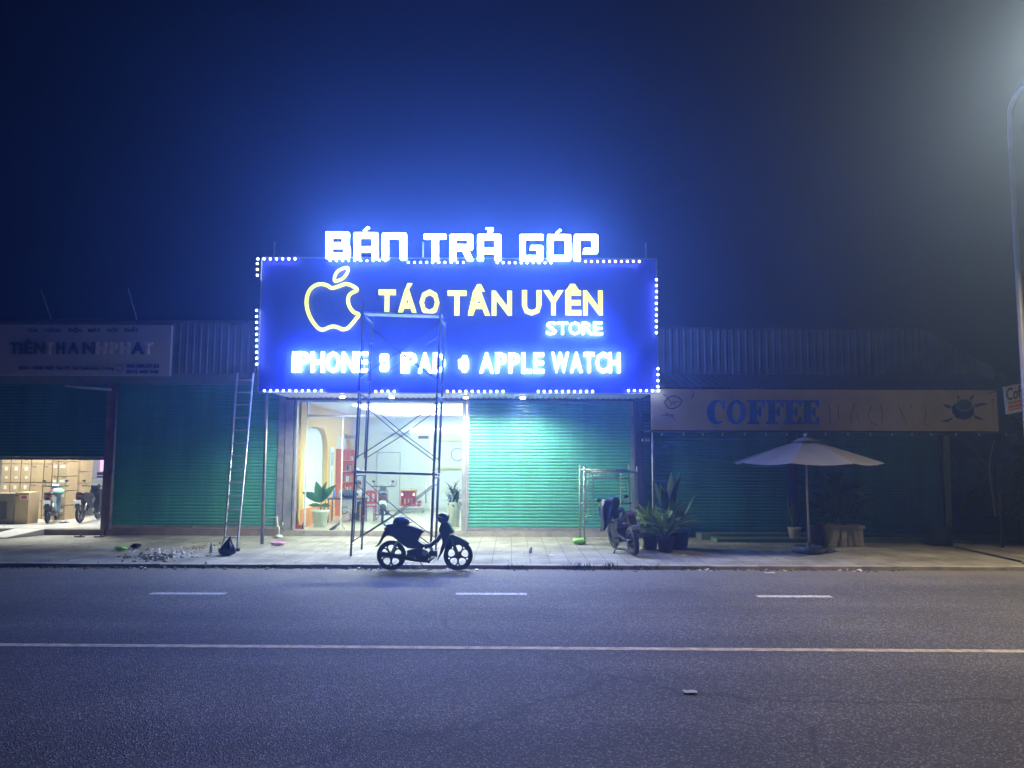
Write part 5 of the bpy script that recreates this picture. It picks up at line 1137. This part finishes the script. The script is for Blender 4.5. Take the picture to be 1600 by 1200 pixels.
# desk, stool, people things
yd = 23.7; xd0, xd1 = P(514, 790, yd)[0], P(572, 790, yd)[0]; zd = FL + .73
dk = thing('desk', 'dark topped desk with thin legs standing behind the young rubber plant', 'desk', ((xd0 + xd1) / 2, yd, FL))
mb = MB(); mb.box(xd0, xd1, yd - .3, yd + .3, zd - .04, zd); mb.build('top', M('dark_desktop', (.05, .045, .05), .4), dk, bevel=.006)
for x in (xd0 + .04, xd1 - .04):
    for y in (yd - .26, yd + .26): mb = MB(); mb.tube([(x, y, FL), (x, y, zd - .041)], .02, 6); mb.build('leg', M('brown_leg', (.12, .07, .06), .5), dk)
mb = MB(); mb.box(xd0 + .4, xd0 + .9, yd - .28, yd - .26, FL + .3, zd - .05); mb.build('modesty_panel', M('grey_panel', (.3, .3, .32), .6), dk)
crumple('travel_bag', 'dark bag with a red top lying on the desk', 'bag', (P(546, 775, yd)[0], yd - .05, zd), .26, .15, .12, M('dark_blue_cloth', (.06, .07, .12), .8), 21)
for px, c, nm in ((522, (.12, .2, .55), 'blue drink can standing at the left end of the desk'), (531, (.25, .45, .7), 'light blue bottle standing right of the blue can on the desk')):
    mb = MB(); mb.lathe([(.04, 0), (.045, .02), (.045, .15), (.025, .2), (.022, .24)], (P(px, 780, yd)[0], yd, zd), 12); mb.top('drink_bottle', M('bottle_' + nm[:9].replace(' ', '_'), c, .35), nm, 'bottle')
# person sitting behind the desk
pe = P(560, 770, 24.45); prs = thing('person', 'person in a pale grey shirt sitting behind the desk', 'person', (pe[0], 24.45, FL))
def skin(name, verts, edges, rad, mat, parent, root=0, sub=2):
    me = bpy.data.meshes.new(name); me.from_pydata(verts, edges, []); o = bpy.data.objects.new(name, me); COL.objects.link(o); o.parent = parent
    md = o.modifiers.new('skin', 'SKIN'); md.use_smooth_shade = True
    for i, sv in enumerate(me.skin_vertices[0].data): sv.radius = (rad[i], rad[i]) if not isinstance(rad[i], tuple) else rad[i]; sv.use_root = (i == root)
    ms = o.modifiers.new('sub', 'SUBSURF'); ms.levels = sub; ms.render_levels = sub; me.materials.append(mat); return o
mSkin = M('skin', (.5, .3, .2), .6, var=.05)
V_ = [(0, 0, .46), (0, -.02, .62), (0, -.03, .8), (0, -.03, .9), (0, -.045, .97), (0, -.06, 1.04), (0, -.065, 1.12), (0, -.06, 1.18),
      (-.17, -.02, .86), (-.23, -.12, .66), (-.14, -.36, .75), (.17, -.02, .86), (.24, -.1, .66), (.12, -.34, .75),
      (-.09, -.05, .45), (-.14, -.42, .47), (-.14, -.4, .08), (-.14, -.52, .04), (.09, -.05, .45), (.16, -.42, .47), (.17, -.4, .08), (.17, -.52, .04)]
E_ = [(0, 1), (1, 2), (2, 3), (3, 4), (4, 5), (5, 6), (6, 7), (2, 8), (8, 9), (9, 10), (2, 11), (11, 12), (12, 13), (0, 14), (14, 15), (15, 16), (16, 17), (0, 18), (18, 19), (19, 20), (20, 21)]
R_ = [.14, .13, .13, .07, .052, .08, .092, .06, .055, .045, .03, .055, .045, .03, .085, .06, .04, .035, .085, .06, .04, .035]
bd = skin('body', V_, E_, R_, mSkin, prs)
skin('shirt', [V_[i] for i in (0, 1, 2, 3, 8, 9, 11, 12)], [(0, 1), (1, 2), (2, 3), (2, 4), (4, 5), (2, 6), (6, 7)], [.155, .15, .15, .075, .072, .062, .072, .062], M('pale_grey_shirt', (.5, .5, .5), .8), prs)
skin('shorts', [V_[i] for i in (0, 14, 15, 18, 19)], [(0, 1), (1, 2), (0, 3), (3, 4)], [.15, .1, .078, .1, .078], M('dark_shorts', (.05, .05, .08), .8), prs)
mb = MB(); mb.ell((0, -.035, 1.145), .1, .11, .1, 16, 10); mb.build('hair', M('black_hair', (.015, .012, .012), .6), prs, world=False)
mb = MB(); mb.tube([(0, -.15, 1.09), (0, -.175, 1.06)], [.008, .014], 6); mb.build('nose', mSkin, prs, world=False)
for s_ in (-1, 1):
    mb = MB(); mb.ell((s_ * .032, -.148, 1.095), .012, .006, .007, 8, 6); mb.build('eye', mBlk, prs, world=False)
    mb = MB(); mb.ell((s_ * .095, -.06, 1.08), .012, .025, .035, 8, 6); mb.build('ear', mSkin, prs, world=False)
    for k in range(5):
        hx_ = s_ * -.0; bx__ = (-.14 if s_ < 0 else .12); mb = MB(); off = (k - 2) * .019
        mb.tube([(bx__ + off, -.375, .755), (bx__ + off * 1.15, -.43 - (.012 if k in (1, 2, 3) else -.01), .757), (bx__ + off * 1.2, -.465 - (.012 if k == 2 else 0), .745)], [.011, .0095, .008], 6); mb.build('finger', mSkin, prs, world=False)
mb = MB(); mb.box(-.03, .03, -.153, -.146, 1.025, 1.033); mb.build('mouth', M('lip', (.35, .13, .11), .6), prs, world=False)
mb = MB(); mb.lathe([(.16, 0), (.15, .03), (.13, .3), (.16, .31), (.16, .33)], (pe[0], 24.45, FL), 14); mb.top('stool', M('blue_plastic', (.1, .15, .4), .5), 'plastic stool under the seated person behind the desk', 'stool')
ch = thing('plastic_chair', 'red plastic chair between the desk and the parked motorbike', 'chair', (P(577, 800, 24.3)[0], 24.3, FL))
mRP = M('red_plastic', (.55, .08, .1), .45)
mb = MB(); mb.box(-.21, .21, -.2, .2, .42, .455); mb.build('seat', mRP, ch, world=False, bevel=.012)
mb = MB(); mb.prism(rrect(-.2, .2, .5, .92, .1, 4, 'ab'), .17, .2, holes=[rrect(-.12, -.04, .58, .82, .02), rrect(.04, .12, .58, .82, .02)]); mb.build('backrest', mRP, ch, world=False)
for x in (-.18, .18):
    for y in (-.17, .18): mb = MB(); mb.tube([(x, y, 0), (x * .95, y * .95, .42 if y < 0 else .52)], .02, 6); mb.build('leg', mRP, ch, world=False)
underbone('parked_motorbike', 'grey motorbike with a yellowish number plate parked inside behind the glass', (P(598, 800, 24.0)[0], 24.0, FL + .005), R(99), None, M('grey_motor_paint', (.13, .15, .17), .35), None, True, 0)
# shelf, shrine and wall things
sf = thing('display_shelf', 'orange red shelf of small boxes standing in the second arched niche', 'shelf', (xw - .01, 27.05, FL))
mb = MB(); ys0, ys1 = 26.0, 28.1; zs0, zs1 = .55, 2.42; xs = xw - .02
mb.box(xs - .12, xs - .1, ys0, ys1, zs0, zs1); mb.build('back_panel', M('orange_shelf_back', (.6, .15, .04), .6), sf)
for k in range(6):
    mb = MB(); z_ = zs0 + (zs1 - zs0) * k / 5; mb.box(xs - .098, xs + .2, ys0, ys1, z_, z_ + .03); mb.build('shelf_board', mOrR, sf)
for k in range(4):
    mb = MB(); y_ = ys0 + (ys1 - ys0) * k / 3; mb.box(xs - .098, xs + .19, y_ - .012, y_ + .012, zs0 - .33, zs1 + .035); mb.build('upright', mOrR, sf)
rnd = random.Random(8)
for k in range(5):
    z_ = zs0 + (zs1 - zs0) * k / 5 + .032; y_ = ys0 + .06
    while y_ < ys1 - .15:
        w_ = rnd.uniform(.07, .16); h_ = rnd.uniform(.12, .27)
        if rnd.random() < .62 and all(abs(y_ + w_ / 2 - (ys0 + (ys1 - ys0) * q / 3)) > w_ / 2 + .015 for q in range(4)):
            c = rnd.choice(((.65, .65, .62), (.3, .32, .35), (.5, .45, .4), (.12, .12, .14)))
            mb = MB(); mb.box(xs - .0, xs + .16, y_, y_ + w_, z_, z_ + h_); mb.top('product_box', M('product_%d' % int(c[0] * 100), c, .5, var=.2, scale=14), 'small product box standing in a row on the orange red shelf', 'box', 'product boxes on the orange shelf', bevel=.004)
        y_ += w_ + rnd.uniform(.02, .08)
ysn = 27.6; xn0, xn1 = P(627, 780, ysn)[0], P(650, 780, ysn)[0]
tb_ = thing('shrine_table', 'low glass topped table with thin legs under the red shrine', 'table', ((xn0 + xn1) / 2, ysn, FL))
mb = MB(); mb.box(xn0 - .05, xn1 + .3, ysn - .3, ysn + .2, FL + .2, FL + .23); mb.build('top', mAl, tb_)
for x in (xn0, xn1 + .25):
    for y in (ysn - .27, ysn + .17): mb = MB(); mb.tube([(x, y, FL), (x, y, FL + .199)], .015, 6); mb.build('leg', mSteel, tb_)
sh = thing('altar_shrine', 'red and gold household shrine with small lit lamps at the back of the shop', 'shrine', ((xn0 + xn1) / 2, ysn, FL + .23))
zz0, zz1 = FL + .232, P(640, 767, ysn)[1]
mb = MB(); mb.box(xn0, xn1, ysn + .1, ysn + .14, zz0, zz1); mb.box(xn0, xn0 + .04, ysn - .18, ysn + .1, zz0, zz1); mb.box(xn1 - .04, xn1, ysn - .18, ysn + .1, zz0, zz1); mb.box(xn0 + .04, xn1 - .04, ysn - .18, ysn + .1, zz0, zz0 + .06); mb.build('cabinet', M('red_lacquer', (.5, .06, .03), .35), sh, bevel=.004)
mb = MB(); mb.box(xn0 - .03, xn1 + .03, ysn - .2, ysn + .15, zz1 + .002, zz1 + .05); mb.build('roof', M('gold_trim', (.55, .35, .08), .4), sh, bevel=.006)
for k, x in enumerate((xn0 + .06, xn1 - .06)):
    mb = MB(); mb.ell((x, ysn - .2, zz1 - .12), .028, .028, .035, 8, 6); mb.build('lamp', M('lit_shrine_lamp', (1, .8, .5), .5, var=0, emit=(1, .75, .4), es=2.5), sh)
for k in range(3):
    mb = MB(); mb.lathe([(.03, 0), (.05, .05), (.02, .1), (.035, .18), (.005, .2)], (xn0 + .13 + k * .13, ysn - .04, zz0 + .062), 10); mb.build('figure', M('gold_trim', (.55, .35, .08)), sh)
mb = MB(); rnd = random.Random(2)
for k in range(40): a = rnd.uniform(0, 6.28); mb.leaf((xn1 + .12 + rnd.uniform(-.06, .06), ysn - .05, FL + .3 + rnd.uniform(0, .1)), (math.cos(a), math.sin(a), rnd.uniform(0, 1)), .1, .05, .5, 3)
mb.lathe([(.05, 0), (.09, .07), (.08, .07), (.02, .04)], (xn1 + .12, ysn - .05, FL + .232), 12)
mb.top('flower_bowl', M('red_petals', (.6, .05, .06), .6), 'bowl of red flowers standing right of the shrine', 'flowers')
mb = MB(); mb.box(X(609, YB), X(640, YB), YB - .35, YB - .05, Z(677, YB), Z(669, YB)); mb.top('air_conditioner', M('white_casing', (.7, .72, .7), .4, var=.03), 'white air conditioner unit high on the back wall', 'air conditioner', bevel=.03)
fr = thing('framed_panel', 'yellow framed white panel with a dark ring on the back wall', 'panel', (X(705, YB), YB - .1, Z(735, YB)))
mb = MB(); fx0, fx1, fz0, fz1 = X(678, YB), X(745, YB), Z(733, YB), Z(688, YB); mb.prism([(fx0, fz0), (fx1, fz0), (fx1, fz1), (fx0, fz1)], YB - .1, YB - .045, holes=[[(fx0 + .07, fz0 + .07), (fx1 - .07, fz0 + .07), (fx1 - .07, fz1 - .07), (fx0 + .07, fz1 - .07)]]); mb.build('frame', M('yellow_green_frame', (.6, .6, .2), .5), fr)
mb = MB(); mb.box(fx0 + .07, fx1 - .07, YB - .07, YB - .046, fz0 + .07, fz1 - .07); mb.build('panel', mIn, fr)
mb = MB(); c_ = ((X(715, YB)), YB - .075, (fz0 + fz1) / 2); mb.ring(c_, (0, 1, 0), .23, .014, 24, 6); mb.build('ring', M('grey_ring', (.25, .3, .35), .4), fr)
# kick scooter on the pavement before the glass
ks_ = thing('kick_scooter', 'small folded black kick scooter lying tilted on the pavement before the desk', 'scooter', at(525, 836))
yk = at(525, 836)[1]
mb = MB(); a, b = Vector(V3(510, 834, yk)), Vector(V3(531, 817, yk)); mb.tube([a, a + (b - a) * .3, b], [.06, .055, .035], 8); mb.build('deck', mBlk, ks_)
mb = MB(); mb.tube(smoothpts([V3(530, 818, yk), V3(536, 808, yk), V3(545, 803, yk), V3(543, 796, yk), V3(534, 797, yk)], 3), .013, 6); mb.tube([V3(533, 815, yk), V3(541, 831, yk)], .012, 6); mb.build('frame', mSteel, ks_)
mb = MB(); q = V3(541, 832.5, yk); mb.ring((q[0], q[1], SW + .07), (0, 1, .0), .05, .022, 16, 6); mb.build('wheel', mRub, ks_)
mb = MB(); mb.ring(V3(538.5, 797, yk + .1), (0, 1, 0), .09, .012, 18, 6); mb.build('wheel', mRub, ks_)
